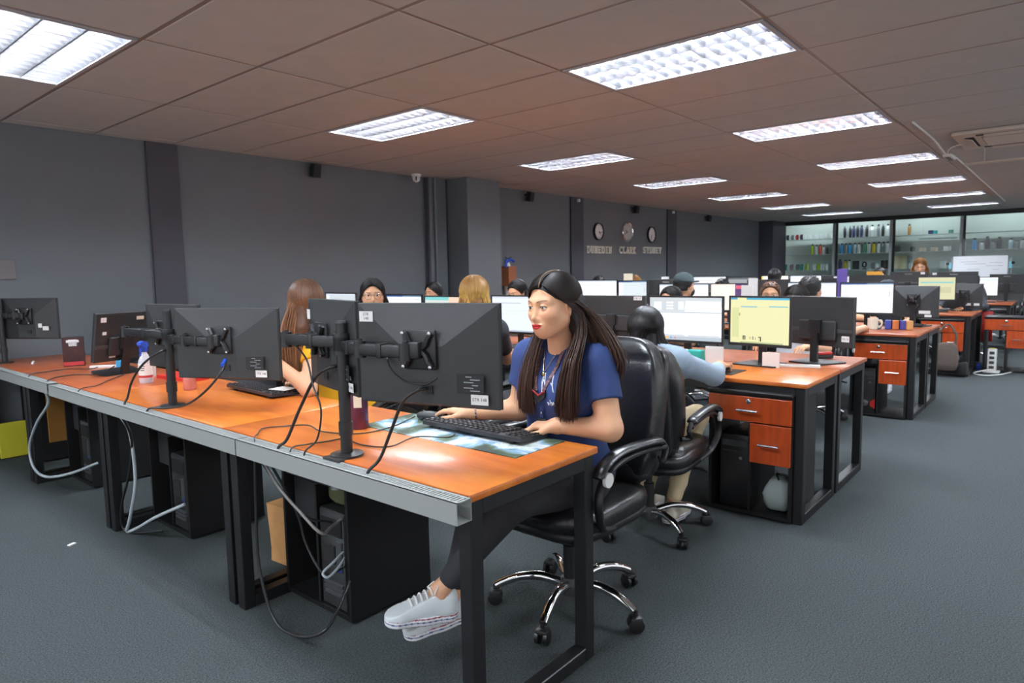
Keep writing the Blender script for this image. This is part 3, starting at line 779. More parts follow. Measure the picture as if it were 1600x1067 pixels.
def hair_strands(bundles, colors, parent, seed=1, rad=.0042, part_y=.0, n=5, name='hair', ell=((-.016, 0, .030), (.106, .086, .094))):
    """bundles: (count, azimuth range in degrees, side or 0 for both, list of waypoints (x, y for +side, z, y spread), jitter)"""
    rs = np.random.RandomState(seed); c, r = np.array(ell[0]), np.array(ell[1])
    V = []; F = []; T = []; o = 0
    c0, c1 = np.array(rgb(*colors[0])[:3]), np.array(rgb(*colors[1])[:3])
    for cnt, (a0, a1), side, way, jit in bundles:
        sd = np.full(cnt, float(side)) if side else np.where(rs.rand(cnt) < .5, 1., -1.)
        deg = a0 + (a1 - a0) * rs.rand(cnt); al = np.radians(deg)
        e = np.stack([np.cos(al), sd * np.sin(al), np.full(cnt, -.18)], 1) / math.sqrt(1 + .18 ** 2) * r + c
        root = np.stack([.074 - .13 * np.clip((deg - 55) / 125, 0, 1) + rs.randn(cnt) * .006, part_y + sd * .002, np.zeros(cnt)], 1)
        q = (root - c) / r; root[:, 2] = c[2] + r[2] * np.sqrt(np.maximum(0, 1 - q[:, 0] ** 2 - q[:, 1] ** 2))
        P = [root]
        lift = 1.0 + .025 * rs.rand(cnt)[:, None]
        for t in (.2, .4, .6, .8, 1.0):
            p = root * (1 - t) + e * t; q = (p - c) / r; P.append(c + r * q / np.linalg.norm(q, axis=1)[:, None] * lift)
        j = rs.randn(cnt, 3) * jit; f = np.clip(1 - (deg - a0) / (a1 - a0) + rs.randn(cnt) * .12, -.1, 1.1)
        for wi, wp in enumerate(way):
            sp = wp[3] if len(wp) > 3 else 0
            p = np.stack([wp[0] * (1 - f) + (wp[4] if len(wp) > 4 else wp[0]) * f, sd * (wp[1] + sp * (f - .5)), np.full(cnt, wp[2])], 1) + j * (0.5 + .25 * wi) * np.array([1, 1, .6])
            if wi == len(way) - 1: p[:, 2] += rs.rand(cnt) * .05
            P.append(p)
        P = np.stack(P, 1); Q = np.concatenate([2 * P[:, :1] - P[:, 1:2], P, 2 * P[:, -1:] - P[:, -2:-1]], 1)
        out = []
        for k in range(1, P.shape[1]):
            A, B, C_, D = Q[:, k - 1], Q[:, k], Q[:, k + 1], Q[:, k + 2]
            for t in (0, .5): out.append(.5 * (2 * B + (C_ - A) * t + (2 * A - 5 * B + 4 * C_ - D) * t * t + (3 * B - A - 3 * C_ + D) * t ** 3))
        out.append(P[:, -1]); path = np.stack(out, 1); m = path.shape[1]
        tg = np.gradient(path, axis=1); tg /= np.maximum(1e-9, np.linalg.norm(tg, axis=2))[:, :, None]
        u = path - np.array([-.02, 0, 0]); u[:, :, 2] *= .2; u -= tg * (u * tg).sum(2)[:, :, None]; u /= np.maximum(1e-9, np.linalg.norm(u, axis=2))[:, :, None]
        w = np.cross(tg, u)
        tt = np.arange(m); prof = np.where(tt < m * .8, 1, np.maximum(.15, 1 - (tt - m * .8) / (m * .22)))
        rr = rad * (.75 + .5 * rs.rand(cnt))[:, None] * prof[None]
        ring = [path + (u * math.cos(2 * PI * k / n) + w * math.sin(2 * PI * k / n)) * rr[:, :, None] for k in range(n)]
        vv = np.stack(ring, 2).reshape(-1, 3)
        g = np.clip(np.arange(m) / (m - 1) * 1.5 - .35, 0, 1)[None, :, None, None]
        k_ = np.clip(1 + rs.randn(cnt) * .28, .45, 1.9)[:, None, None, None]
        V.append(vv); T.append(np.broadcast_to(np.clip((c0 * (1 - g) + c1 * g) * k_, 0, 1), (cnt, m, n, 3)).reshape(-1, 3))
        b = np.arange(m - 1)[:, None] * n + np.arange(n)[None]; b2 = np.arange(m - 1)[:, None] * n + (np.arange(n)[None] + 1) % n
        one = np.stack([b, b2, b2 + n, b + n], 2).reshape(-1, 4)
        F.append((one[None] + (np.arange(cnt) * m * n)[:, None, None]).reshape(-1, 4) + o); o += len(vv)
    return np_object(name, np.concatenate(V), np.concatenate(F), 'hair', parent, np.concatenate(T))
def hair_cap(parent, colors, hh=.004, off=.006, plane=(.012, -.02, .72), extra=None, low=-.075, name='hair_cap'):
    """scalp hair: ellipsoid cut along the hairline"""
    f = Field(); f.ell((-.016, 0, .030), (.098 + off, .077 + off, .086 + off), 0)
    f.ell((-.05, 0, -.03), (.062 + off, .068 + off, .06), .02)
    if extra:
        for e in extra: f.ell(*e)
    x0, z0, sl = plane
    f.cut((x0, 0, z0), (1, 0, -sl)); f.cut((0, 0, low), (0, 0, -1))
    V, F = f.mesh(hh)
    rs = np.random.RandomState(3)
    c = np.array(rgb(*colors[0])[:3])
    w = .8 + .35 * np.sin(V[:, 1] * 420 + 9 * np.sin(V[:, 0] * 30)) ** 2
    return np_object(name, V, F, 'hair', parent, np.clip(c * w[:, None], 0, 1))
def person(lb, loc, yaw, head=(.05, 0, 1.235), hyaw=0, hpitch=0, hroll=0, shirt='shirt_navy', pants='pants_dark', sleeve='short', h=.011, hh=.0045, hv=.003,
           armL=None, armR=None, legs=None, skin=SKIN, female=True, fat=1.0, lips=(176, 88, 80), makeup=.5, low=True, shoe='shoe_white', neckb=None, sh_z=.985, sh_x=.0, sh_w=.165, hand_kw=None, kneeN=None):
    """seated figure, local +X forward, floor at z = 0; joints are local"""
    t = thing('person', lb, 'person', (loc[0], loc[1], loc[2] if len(loc) > 2 else 0), yaw)
    nb = np.array(neckb if neckb else (sh_x - .005, 0, sh_z + .05)); hc = np.array(head, float)
    R = np.array((Matrix.Rotation(hyaw, 3, 'Z') @ Matrix.Rotation(hpitch, 3, 'Y') @ Matrix.Rotation(hroll, 3, 'X')))
    nl = R.T @ (nb - np.array([0, 0, .03]) - hc)
    V, F = head_field(nl, female, .048 if female else .056).mesh(hh)
    T = head_tint(V, lips, base=skin, makeup=makeup)
    g = np.exp(-((V[:, 2] + .067) / .012) ** 2) * sstep(.035, .065, V[:, 0]) * np.clip(np.abs(V[:, 1]) / .022, 0, 1.2) ** 2 * (1 - sstep(.022, .042, np.abs(V[:, 1]))); V[:, 2] += .0035 * g
    V = V @ R.T + hc
    parts = [(V, F, T)]
    armL = armL or dict(elbow=(.10, .23, .755), wrist=(.32, .17, .785), d=(1, -.25, 0))
    armR = armR or dict(elbow=(.10, -.23, .755), wrist=(.32, -.17, .785), d=(1, .25, 0))
    hips = ((0, .085, .54), (0, -.085, .54))
    legs = legs or [((.40, .10, .545), (.38, .10, .10)), ((.40, -.10, .545), (.38, -.10, .10))]
    B = Field()     # skin
    S = Field()     # shirt
    P = Field()     # trousers
    q = fat
    zf = (sh_z - .54) / (.985 - .54); Z = lambda z: .54 + (z - .54) * zf
    def torso(f, o, k=.05):
        f.ell((sh_x * .1, 0, Z(.60)), (.125 * q + o, .165 * q + o, .13), k)
        f.ell((sh_x * .4, 0, Z(.73)), (.105 * q + o, .135 * q + o, .14), k)
        f.ell((sh_x * .8, 0, Z(.87)), (.108 * q + o, .150 * q + o, .15), k)
        f.cone((sh_x, -sh_w + .02, sh_z), (sh_x, sh_w - .02, sh_z), .052 + o, .052 + o, k)
        for s in (-1, 1):
            f.cone((sh_x - .012, s * .035, sh_z + .055), (sh_x, s * (sh_w - .02), sh_z + .012), .036 + o, .044 + o, .03)
            if female: f.ell((sh_x * .8 + .085, s * .070, Z(.868)), (.055 + o, .062 + o, .062 + o), .04)
    torso(B, -.006)
    for s, A in ((1, armL), (-1, armR)):
        sh = np.array((sh_x, s * sh_w, sh_z - .008)); e = np.array(A['elbow']); w = np.array(A['wrist'])
        B.cone(sh, e, .048 * q, .040 * q, .03); B.cone(e, w, .041 * q, .0265, .02)
        d = np.array(A['d'], float)
        hf = Field(); hand_ops(hf, w, d, A.get('n', (0, 0, -1)), A.get('s', (0, -s, 0)), A.get('curls', (.35, .5, .35)), A.get('sc', .95), thumb_out=A.get('thumb', 1.0), fore=(w - e) / np.linalg.norm(w - e))
        lo, hi = hf.bounds(.008)
        Vh, Fh = hf.mesh(hv, lo, hi)
        Th = np.tile(skin, (len(Vh), 1)); parts.append((Vh, Fh, Th))
        ax = (e - sh) / np.linalg.norm(e - sh)
        if sleeve == 'short':
            z = sh + (e - sh) * A.get('hem', .62); S.cone(sh, z + ax * .02, .058 * q, .057 * q, .03)
            S.lcut(z - ax * .006, ax, z + ax * .062, .098)
        elif sleeve == 'long':
            fa = (w - e) / np.linalg.norm(w - e); S.cone(sh, e, .060 * q, .054 * q, .03); S.cone(e, w - fa * (A.get('cuff', .03) - .02), .054 * q, .043, .03); S.lcut(w - fa * A.get('cuff', .03), fa, w, .09)
    torso(S, .010)
    V, F = B.mesh(h, *(lambda b: (np.maximum(b[0], (-9, -9, .5)), b[1]))(B.bounds(.03)))
    parts.append((V, F, np.tile(skin, (len(V), 1))))
    ankles = []
    if low:
        for s, (kn, an) in zip((1, -1), legs):
            hp = np.array(hips[0 if s > 0 else 1]); kn = np.array(kn); an = np.array(an)
            P.cone(hp, kn, .088 * q, .062 * q, .04); P.cone(kn, kn * .25 + an * .75, .060 * q, .044, .03); P.cone(kn * .25 + an * .75, kn * .08 + an * .92, .044, .041, .02)
            L = Field(); L.cone(kn * .2 + an * .8, an, .036, .031, .0); V, F = L.mesh(.006); parts.append((V, F, np.tile(skin * .92, (len(V), 1))))
        P.ell((0, 0, .58), (.135 * q, .175 * q, .11), .06)
        V, F = P.mesh(h); np_object('trousers', V, F, pants, t)
        for (kn, an), sd in zip(legs, (1, -1)):
            shoe_mesh(t, an, A_dir(kn, an), shoe)
    V, F, T = merge(parts)
    np_object('body', V, F, 'skin', t, T)
    # shirt: collar opening and sleeve hems
    S.ball(nb + np.array((.014, 0, .034)), .062, .008, mode='s')
    V, F = S.mesh(h * .8, *(lambda b: (np.maximum(b[0], (-9, -9, .52)), b[1]))(S.bounds(.02)))
    np_object('shirt', V, F, shirt, t)
    return t, R, hc
def A_dir(kn, an): return (1, 0, 0)
def shoe_mesh(parent, an, d, m, pitch=0.0, L=.255, name='shoe'):
    an = np.array(an, float); d = np.array(d, float); d /= np.linalg.norm(d)
    up = np.array((0, 0, 1.0)); up -= d * (up @ d); up /= np.linalg.norm(up); sd = np.cross(up, d)
    R = np.stack([d, sd, up], 1)
    Q = lambda x, y, z: an + R @ np.array((x, y, z))
    f = Field()
    f.cone(Q(-.035, 0, -.055), Q(.13, .004, -.062), .036, .036, .02); f.cone(Q(-.030, 0, -.02), Q(-.02, 0, -.05), .037, .04, .02)
    f.cone(Q(.02, 0, -.02), Q(.10, .003, -.055), .036, .032, .03); f.ball(Q(.145, .006, -.066), .036, .03)
    f.cut(Q(0, 0, -.078), -up); f.cut(Q(-.01, 0, .012), up * .9 + d * .35)
    f.cone(Q(-.012, 0, .06), Q(.0, 0, -.02), .036, .030, .008, mode='s')
    V, F = f.mesh(.0045)
    o = np_object(name, V, F, m, parent)
    s = Field(); s.cone(Q(-.034, 0, -.078), Q(.05, 0, -.078), .041, .040, .03); s.cone(Q(.05, 0, -.078), Q(.14, .006, -.078), .040, .042, .03)
    s.cut(Q(0, 0, -.066), up); s.cut(Q(0, 0, -.094), -up)
    V, F = s.mesh(.0028); zl = (V - an) @ up
    T = np.tile(np.array(rgb(228, 230, 236)[:3]), (len(V), 1)); T[(zl < -.0675) & (zl > -.0715)] = rgb(150, 60, 78)[:3]; T[(zl < -.078) & (zl > -.0818)] = rgb(70, 88, 130)[:3]; T[zl < -.0915] = rgb(120, 106, 92)[:3]
    np_object('sole', V, F, 'sole_white', o, T)
    return o, Q
mat('shirt_navy', rgb(42, 62, 112), 0.85, bump=0.25, scale=9, noise=0.08); mat('shirt_black', rgb(36, 38, 44), 0.85); mat('shirt_yellow', rgb(232, 170, 20), 0.8)
mat('denim_pale', rgb(150, 168, 186), 0.85, noise=0.06, scale=60, bump=0.3, bscale=10); mat('pants_dark', rgb(44, 44, 48), 0.85, bump=0.15, scale=30); mat('pants_khaki', rgb(190, 174, 140), 0.85)
mat('shirt_grey', rgb(98, 100, 108), 0.85); mat('shirt_jacket', rgb(40, 46, 54), 0.8); mat('shirt_white', rgb(205, 205, 210), 0.8)
mat('shoe_white', rgb(214, 222, 226), 0.6); mat('sole_white', rgb(226, 228, 234), 0.5, attr='tint')
# ---------------------------------------------------------------- the working woman in navy
def eyes(t, R, hc, gaze=(0, 0), size=.0125):
    for s in (-1, 1):
        c = hc + R @ np.array((.0700, s * .031, 0))
        o = MB().ball(c, size, 14, 10).build('eye', 'eye_white', t, 'all')
        d = R @ np.array((1, gaze[0], gaze[1])); d /= np.linalg.norm(d)
        MB().ball(c + d * size * .46, size * .61, 12, 8).build('iris', 'eye_dark', o, 'all')
WL = np.array((2.06, 1.465)); 
def wl(x, y, z): return (-(x - WL[0]), -(y - WL[1]), z)
woman, WR, WH = person('woman with long dark hair in a navy t-shirt typing at the nearest desk', (WL[0], WL[1]), PI, head=wl(1.945, 1.445, 1.222), hyaw=-.16, hpitch=.06, hroll=.03,
    shirt='shirt_navy', sleeve='short', h=.0065, hh=.0018, hv=.0022, fat=1.12, lips=(186, 46, 52), makeup=1.0, sh_x=.03, sh_w=.160, sh_z=1.015, neckb=wl(2.015, 1.458, 1.075), low=False,
    armL=dict(elbow=wl(1.985, 1.232, .790), wrist=wl(1.905, 1.405, .792), d=(.42, -.9, -.05), n=(0, 0, -1), s=(1, 0, 0), curls=((.55, .75, .35), (.5, .8, .4), (.5, .8, .4), (.55, .7, .4)), hem=.60, sc=.98),
    armR=dict(elbow=wl(2.015, 1.665, .805), wrist=wl(1.885, 1.81, .793), d=(.25, -.95, .05), n=(0, 0, -1), s=(1, 0, 0), curls=((.15, .25, .2), (.15, .3, .2), (.2, .35, .25), (.3, .4, .3)), hem=.55, sc=1.0, thumb=1.2))
eyes(woman, WR, WH, (.02, -.10))
def place_head(o, R, hc):
    o.matrix_local = Matrix.Translation(Vector(hc)) @ Matrix(R.tolist()).to_4x4()
hb = [(1100, (72, 120), 1, [(-.055, .080, -.05, .03), (-.070, .086, -.11, .05), (-.085, .092, -.165, .06)], .005),
      (1500, (70, 104), 1, [(-.045, .082, -.03, .02), (-.035, .092, -.11, .025), (.030, .103, -.20, .04), (.060, .100, -.30, .055), (.062, .092, -.40, .06)], .007),
      (1000, (68, 104), -1, [(-.035, .084, -.03, .02), (.0, .085, -.11, .022), (.055, .084, -.20, .03), (.088, .084, -.30, .04), (.090, .082, -.39, .045)], .007),
      (1900, (92, 178), 1, [(-.092, .075, -.05, .075), (-.112, .098, -.13, .12), (-.125, .112, -.21, .14), (-.128, .100, -.29, .13)], .010),
      (800, (95, 178), -1, [(-.085, .055, -.05, .07), (-.100, .060, -.15, .10), (-.130, .060, -.25, .12), (-.14, .06, -.33, .12)], .010)]
hair = hair_strands(hb, HAIRC['darkbrown'], woman, 5, .0017, .020, 3); place_head(hair, WR, WH)
def hair_mass(parent, cones, colors, hh=.006, name='hair_mass'):
    f = Field()
    for a, b, ra, rb, k in cones: f.cone(a, b, ra, rb, k)
    V, F = f.mesh(hh); rs = np.random.RandomState(2)
    c0, c1 = np.array(rgb(*colors[0])[:3]), np.array(rgb(*colors[1])[:3])
    t = np.clip((-V[:, 2] - .06) / .3, 0, 1)[:, None] * .6
    w = (.75 + .3 * np.sin(V[:, 1] * 500 + 5 * np.sin(V[:, 2] * 20)) ** 2)[:, None]
    return np_object(name, V, F, 'hair', parent, np.clip((c0 * (1 - t) + c1 * t) * w, 0, 1))
place_head(hair_mass(woman, [((-.055, .03, .0), (-.10, .08, -.15), .060, .035, .03), ((-.05, -.03, .0), (-.10, -.05, -.2), .058, .03, .03), ((-.09, .05, -.15), (-.125, .07, -.26), .035, .015, .03), ((-.09, .02, -.15), (-.125, .12, -.24), .03, .012, .03),
    ((-.04, .080, -.02), (-.03, .092, -.11), .010, .010, .02), ((-.03, .092, -.11), (.032, .103, -.20), .010, .011, .02), ((.032, .103, -.20), (.058, .098, -.34), .011, .008, .02),
    ((-.03, -.080, -.02), (.0, -.085, -.11), .009, .009, .02), ((.0, -.085, -.11), (.055, -.084, -.20), .009, .010, .02), ((.055, -.084, -.20), (.085, -.082, -.33), .010, .007, .02)], HAIRC['darkbrown']), WR, WH)
place_head(hair_cap(woman, HAIRC['darkbrown'], .003, .000), WR, WH)
# scalp line of the side parting
pl = [(.082, .0205, .070), (.070, .0205, .098), (.045, .020, .1175), (.015, .020, .1245), (-.015, .019, .1255)]
place_head(MB().tube(smooth_path(pl, 3), .0019, 6).build('parting', mat('scalp', rgb(122, 96, 70), 0.6), woman, 'all'), WR, WH)

from mathutils.bvhtree import BVHTree
def surf_of(o):
    me = o.data; return BVHTree.FromPolygons([v.co[:] for v in me.vertices], [p.vertices[:] for p in me.polygons])
sh = [c for c in woman.children if c.name.startswith('shirt')][0]
bv = surf_of(sh)
def onchest(y, z, off=.003):
    h = bv.ray_cast(Vector((.6, y, z)), Vector((-1, 0, 0)))[0]
    return (h.x + off, y, z) if h else (.12, y, z)
def drape(pts, r, n, flat, off=.003, k=4):
    q = smooth_path([(0, y, z) for y, z in pts], k)
    m = MB(); m.tube([onchest(p[1], p[2], off) for p in q], r, n, True, flat); return m
mat('lanyard', rgb(66, 54, 60), 0.8, noise=0.5, scale=90, col2=rgb(150, 110, 110)); mat('print_white', rgb(226, 230, 238), 0.8); mat('lanyard_red', rgb(150, 40, 48), 0.7); mat('pendant', rgb(196, 176, 140), 0.25, metal=1.0)
ln = MB()
for s in (-1, 1):
    q = smooth_path([(0, s * .050 - .004, 1.06), (0, s * .040 - .004, .99), (0, s * .016 - .004, .915)], 5)
    pts = [onchest(p[1], p[2], .005) for p in q]
    wv = .0065
    ln.add([(p[0], p[1] - wv, p[2]) for p in pts] + [(p[0], p[1] + wv, p[2]) for p in pts] + [(p[0] - .003, p[1] - wv, p[2]) for p in pts] + [(p[0] - .003, p[1] + wv, p[2]) for p in pts],
           [(i, i + 1, len(pts) + i + 1, len(pts) + i) for i in range(len(pts) - 1)] + [(2 * len(pts) + i, 2 * len(pts) + i + 1, 3 * len(pts) + i + 1, 3 * len(pts) + i) for i in range(len(pts) - 1)])
lan = ln.build('lanyard', 'lanyard', woman)
c = onchest(-.004, .905, .008)
MB().prism([(c[1] - .03, c[2] + .016), (c[1], c[2] - .004), (c[1] + .03, c[2] + .016), (c[1] + .026, c[2] - .012), (c[1], c[2] - .034), (c[1] - .026, c[2] - .012)], 0, c[0] - .002, c[0] + .004).build('buckle', 'rubber', lan)
MB().tube([(c[0] + .005, c[1] - .028, c[2] + .012), (c[0] + .005, c[1], c[2] - .006), (c[0] + .005, c[1] + .028, c[2] + .012)], .004, 6).build('red_band', 'lanyard_red', lan)
c2 = onchest(-.004, .83, .008)
MB().box((c2[0], c2[1], .845), (.004, .016, .06)).build('strap', 'shirt_navy', lan)
MB().rbox((c2[0], c2[1], .785), (.005, .042, .05), .004).build('badge_clip', 'rubber', lan)
MB().ball((c2[0] + .003, c2[1], .832), .0045, 8, 6).build('clip_stud', 'steel', lan, 'all')
nk = drape([(-.040, 1.062), (-.026, 1.02), (-.008, .982), (.010, 1.02), (.030, 1.062)], .0013, 5, 1, .004, 6).build('necklace', 'pendant', woman, 'all')
c3 = onchest(-.008, .972, .006); MB().lathe([(.0045, -.002), (.009, -.002), (.009, .002), (.0045, .002)], c3, 14, Matrix.Rotation(PI / 2, 3, 'Y')).build('pendant', 'pendant', nk, 'all')
pr = MB()
STK = [[(.062, .915), (.048, .94), (.036, .975)], [(.052, .935), (.038, .945)], [(.020, .945), (.012, .930), (-.002, .975), (-.006, .945)], [(-.004, .945), (.004, .905), (.006, .885)], [(.014, .938), (-.002, .952)],
       [(-.038, .965), (-.044, .953), (-.066, .975)], [(-.030, .935), (-.036, .905), (-.068, .938)], [(-.034, .925), (-.066, .932)]]
def stroke(m, pts, r):
    q = smooth_path([(0, y, z) for y, z in pts], 3); m.tube([onchest(p[1], p[2], .0008) for p in q], r, 5, True, 1)
for st in STK: stroke(pr, st, .0026)
zz = .872
for st in [[(.068, .868), (.062, .880), (.058, .868), (.054, .880)], [(.050, .866), (.046, .888)], [(.042, .876), (.038, .866), (.034, .878)], [(-.024, .866), (-.028, .878), (-.033, .874)], [(-.036, .876), (-.040, .866), (-.045, .878)], [(-.047, .890), (-.049, .866), (-.054, .878), (-.056, .866)], [(-.058, .872), (-.062, .878), (-.066, .866), (-.070, .876)]]:
    stroke(pr, st, .0014)
pr.build('shirt_print', 'print_white', woman, 'all')
# crop trousers, ankles and white canvas shoes (ankles crossed, feet off the floor)
P = Field()
K1, A1 = np.array(wl(1.665, 1.40, .585)), np.array(wl(1.485, 1.595, .275)); K2, A2 = np.array(wl(1.66, 1.56, .575)), np.array(wl(1.545, 1.60, .235))
P.ell((0, 0, .60), (.16, .19, .12), .05)
for hp, kn, an in (((.03, .09, .56), K1, A1), ((.03, -.09, .56), K2, A2)):
    P.cone(hp, kn, .092, .062, .05); P.cone(kn, kn * .3 + an * .7, .060, .043, .03); P.cone(kn * .3 + an * .7, kn * .16 + an * .84, .043, .040, .01)
V, F = P.mesh(.008); np_object('trousers', V, F, 'pants_dark', woman)
skin_l = []
for kn, an in ((K1, A1), (K2, A2)):
    L = Field(); L.cone(kn * .25 + an * .75, an, .034, .029, 0); L.cone(an, an + np.array((.02, 0, -.03)), .031, .03, .02); V, F = L.mesh(.005); skin_l.append((V, F, np.tile(SKIN * .9, (len(V), 1))))
V, F, T = merge(skin_l)
bo = [c for c in woman.children if c.name.startswith('body')][0]
me0 = bo.data; n0 = len(me0.vertices)
v0 = np.empty(n0 * 3); me0.vertices.foreach_get('co', v0); f0 = np.empty(len(me0.loops), int); me0.loops.foreach_get('vertex_index', f0)
t0 = np.empty(n0 * 4, np.float32); me0.color_attributes['tint'].data.foreach_get('color', t0)
V, F, T = merge([(v0.reshape(-1, 3), f0.reshape(-1, 4), t0.reshape(-1, 4)[:, :3]), (V, F, T)])
bpy.data.objects.remove(bo); np_object('body', V, F, 'skin', woman, T)
mat('stripe_red', rgb(150, 50, 70), 0.6); mat('stripe_blue', rgb(60, 80, 120), 0.6); mat('sole_under', rgb(120, 108, 96), 0.8)
for an, d in ((A1, (.235, -.105, .035)), (A2, (.235, -.10, -.02))):
    so, Q = shoe_mesh(woman, an, d, 'shoe_white')
    lc = MB()
    for i in range(5):
        x = .030 + i * .017; z = .018 - (x - .02) * .49
        lc.tube([Q(x, -.026, z - .014), Q(x + .003, -.012, z - .001), Q(x + .004, 0, z + .003), Q(x + .003, .012, z - .001), Q(x, .026, z - .014)], .0034, 6)
    lc.tube(smooth_path([Q(.028, 0, .018), Q(.015, .022, .028), Q(.030, .034, .005)], 4), .0026, 5); lc.tube(smooth_path([Q(.028, 0, .018), Q(.012, -.024, .026), Q(.030, -.036, .002)], 4), .0026, 5)
    lc.build('laces', 'paper', so, 'all')
# bracelet on the right wrist
wr = np.array(wl(1.885, 1.81, .793)); el = np.array(wl(2.015, 1.665, .805)); dv = (el - wr) / np.linalg.norm(el - wr); cc = wr + dv * .02
u = np.cross(dv, (0, 0, 1)); u /= np.linalg.norm(u); v = np.cross(dv, u)
MB().tube([cc + (u * math.cos(a) + v * math.sin(a)) * .0300 for a in np.linspace(0, 2 * PI, 25)], .0032, 6).build('bracelet', 'steel', woman, 'all')
# ---------------------------------------------------------------- chairs
def sball(m, c, r, e=(.35, .35), n=28, k=16, R=None, deform=None):
    c = Vector(c); vs = []
    sp = lambda x, p: math.copysign(abs(x) ** p, x)
    for i in range(k + 1):
        th = -PI / 2 + PI * i / k
        for j in range(n):
            ph = 2 * PI * j / n
            p = Vector((r[0] * sp(math.cos(th), e[1]) * sp(math.cos(ph), e[0]), r[1] * sp(math.cos(th), e[1]) * sp(math.sin(ph), e[0]), r[2] * sp(math.sin(th), e[1])))
            if deform: p = Vector(deform(p))
            vs.append(c + (R @ p if R else p))
    fs = [(i * n + j, i * n + (j + 1) % n, (i + 1) * n + (j + 1) % n, (i + 1) * n + j) for i in range(k) for j in range(n)]
    return m.add(vs, fs)
def caster(t, x, y, ang, parent):
    m = MB(); d = Vector((-math.sin(ang), math.cos(ang), 0))
    for s in (-1, 1):
        a = Vector((x, y, .029)) + d * (s * .008); b = Vector((x, y, .029)) + d * (s * .026)
        m.tube([a, a + (b - a) * .15, a + (b - a) * .85, b], [.024, .029, .029, .018], 14)
    m.tube([(x, y, .05), (x, y, .085)], .008, 8); m.rbox((x, y, .050), (.05, .05, .022), .01, rot=(0, 0, ang))
    return m.build('caster', 'black_plastic', parent, True)
def make_chair(lb, kind='leather', grp='office chairs'):
    t = thing('office_chair', lb, 'chair', group=grp)
    MB().lathe([(.02, .055), (.045, .06), (.048, .10), (.034, .125), (.03, .125)], (0, 0, 0), 16).build('hub', 'grey_plastic', t, True)
    for i in range(5):
        a = 2 * PI * i / 5 + .30; ca, sa = math.cos(a), math.sin(a)
        P = [(.03, .095), (.12, .122), (.20, .118), (.265, .095), (.300, .076)]
        lg = MB().tube(smooth_path([(r * ca, r * sa, z) for r, z in P], 3), [.019] * 5 + [.018] * 4 + [.0165] * 4, 10).build('leg', 'chrome' if kind != 'plain' else 'black_plastic', t, True)
        caster(t, .305 * ca, .305 * sa, a + .8 * i, lg)
    MB().tube([(0, 0, .10), (0, 0, .255), (0, 0, .256), (0, 0, .36)], [.027, .027, .018, .018], 14).build('gas_column', 'black_plastic', t, True)
    MB().rbox((0, 0, .372), (.30, .24, .05), .012).tube([(.02, -.1, .375), (.02, -.27, .37), (.0, -.31, .365)], .008, 8).build('tilt_mechanism', 'black_plastic', t, True)
    m = MB(); sball(m, (.02, 0, .408), (.265, .255, .035), (.4, .5), 26, 8); m.build('seat_pan', 'black_plastic', t, 'all')
    m = MB(); sball(m, (.02, 0, .455), (.27, .265, .06), (.45, .55), 40, 14, None, lambda p: (p.x, p.y, p.z + .006 * math.sin(p.x * 38) * (p.z > 0) - (.02 * (abs(p.y) < .16) * (1 - (p.y / .16) ** 2) if p.z > 0 else 0)))
    m.build('seat', 'leather', t, 'all')
    R = Matrix.Rotation(-.20, 3, 'Y')
    def dfm(p):
        z = p.z; w = 1 + .04 * math.cos(z * 9); s = 1.0
        for z0 in (-.16, .06, .20): s -= .16 * math.exp(-((z - z0) / .014) ** 2) * (1 if p.x > -.03 else .25)
        cx = -.035 * (abs(p.y) / .25) ** 2 * -1
        return (p.x * s + cx + (.018 if z > .06 and p.x > 0 else 0), p.y * w * (1 - .10 * max(0, z - .12) / .2), z)
    m = MB(); sball(m, (-.285, 0, .775), (.062, .258, .295), (.45, .38), 44, 40, R, dfm); m.build('backrest', 'leather', t, 'all')
    m = MB(); sball(m, (-.335, 0, .76), (.035, .235, .275), (.35, .3), 30, 20, R); m.build('back_shell', 'leather', t, 'all')
    m = MB(); sball(m, (-.215, 0, .535), (.06, .23, .055), (.5, .7), 26, 10); m.build('lumbar_roll', 'leather', t, 'all')
    for s in (-1, 1):
        y = s * .292
        pad = MB(); pad.tube(smooth_path([(-.205, y, .672), (-.17, y, .690), (0, y, .702), (.12, y, .698), (.20, y, .672), (.235, y, .640)], 4), [.016] + [.026] * 19 + [.018], 12, True, .55)
        pd = pad.build('armrest', 'leather', t, True)
        br = MB(); br.tube(smooth_path([(-.225, y, .655), (-.12, y, .668), (.02, y, .672), (.14, y, .655), (.215, y, .595), (.225, y, .52), (.17, s * .27, .44), (.06, s * .24, .405)], 5), .017, 10, True, .7)
        br.tube(smooth_path([(-.215, y, .675), (-.245, y, .64), (-.22, y, .60), (-.26, s * .26, .60)], 4), .012, 8)
        br.build('arm_bracket', 'black_plastic', pd, True)
        cap = MB().cyl((.195, y + s * .012, .628), (.195, y + s * .024, .628), .026, n=18).build('round_cap', 'white_plastic', pd, True)
    return t
ch = make_chair('black leather swivel chair under the woman in the navy t-shirt, chrome base')
ch.location = (2.115, 1.50, 0); ch.rotation_euler = (0, 0, PI - .02)
def place_chair(lb, x, y, yaw, src=ch):
    return dup(src, lb, (x, y, 0), yaw, 'office chairs')
place_chair('black swivel chair of the denim-shirted woman, its back next to the navy woman\'s chair', 3.06, 1.66, .12).scale = (1, 1, .93)
place_chair('black chair of the woman in yellow, behind the small near monitor', 2.34, 2.98, PI - .1)
place_chair('black chair under the blonde woman at the second desk row', 2.98, 2.82, 0)
place_chair('black chair of the dark-haired man at the third desk row', 6.12, 1.76, 0)
place_chair('black chair of the jacket wearer at the fourth desk row', 11.35, 1.22, PI)
place_chair('black chair of the capped man at the third desk row', 6.1, 2.96, 0)
place_chair('black chair standing empty at far left, only its caster showing under the desk', 2.30, 6.0, PI)
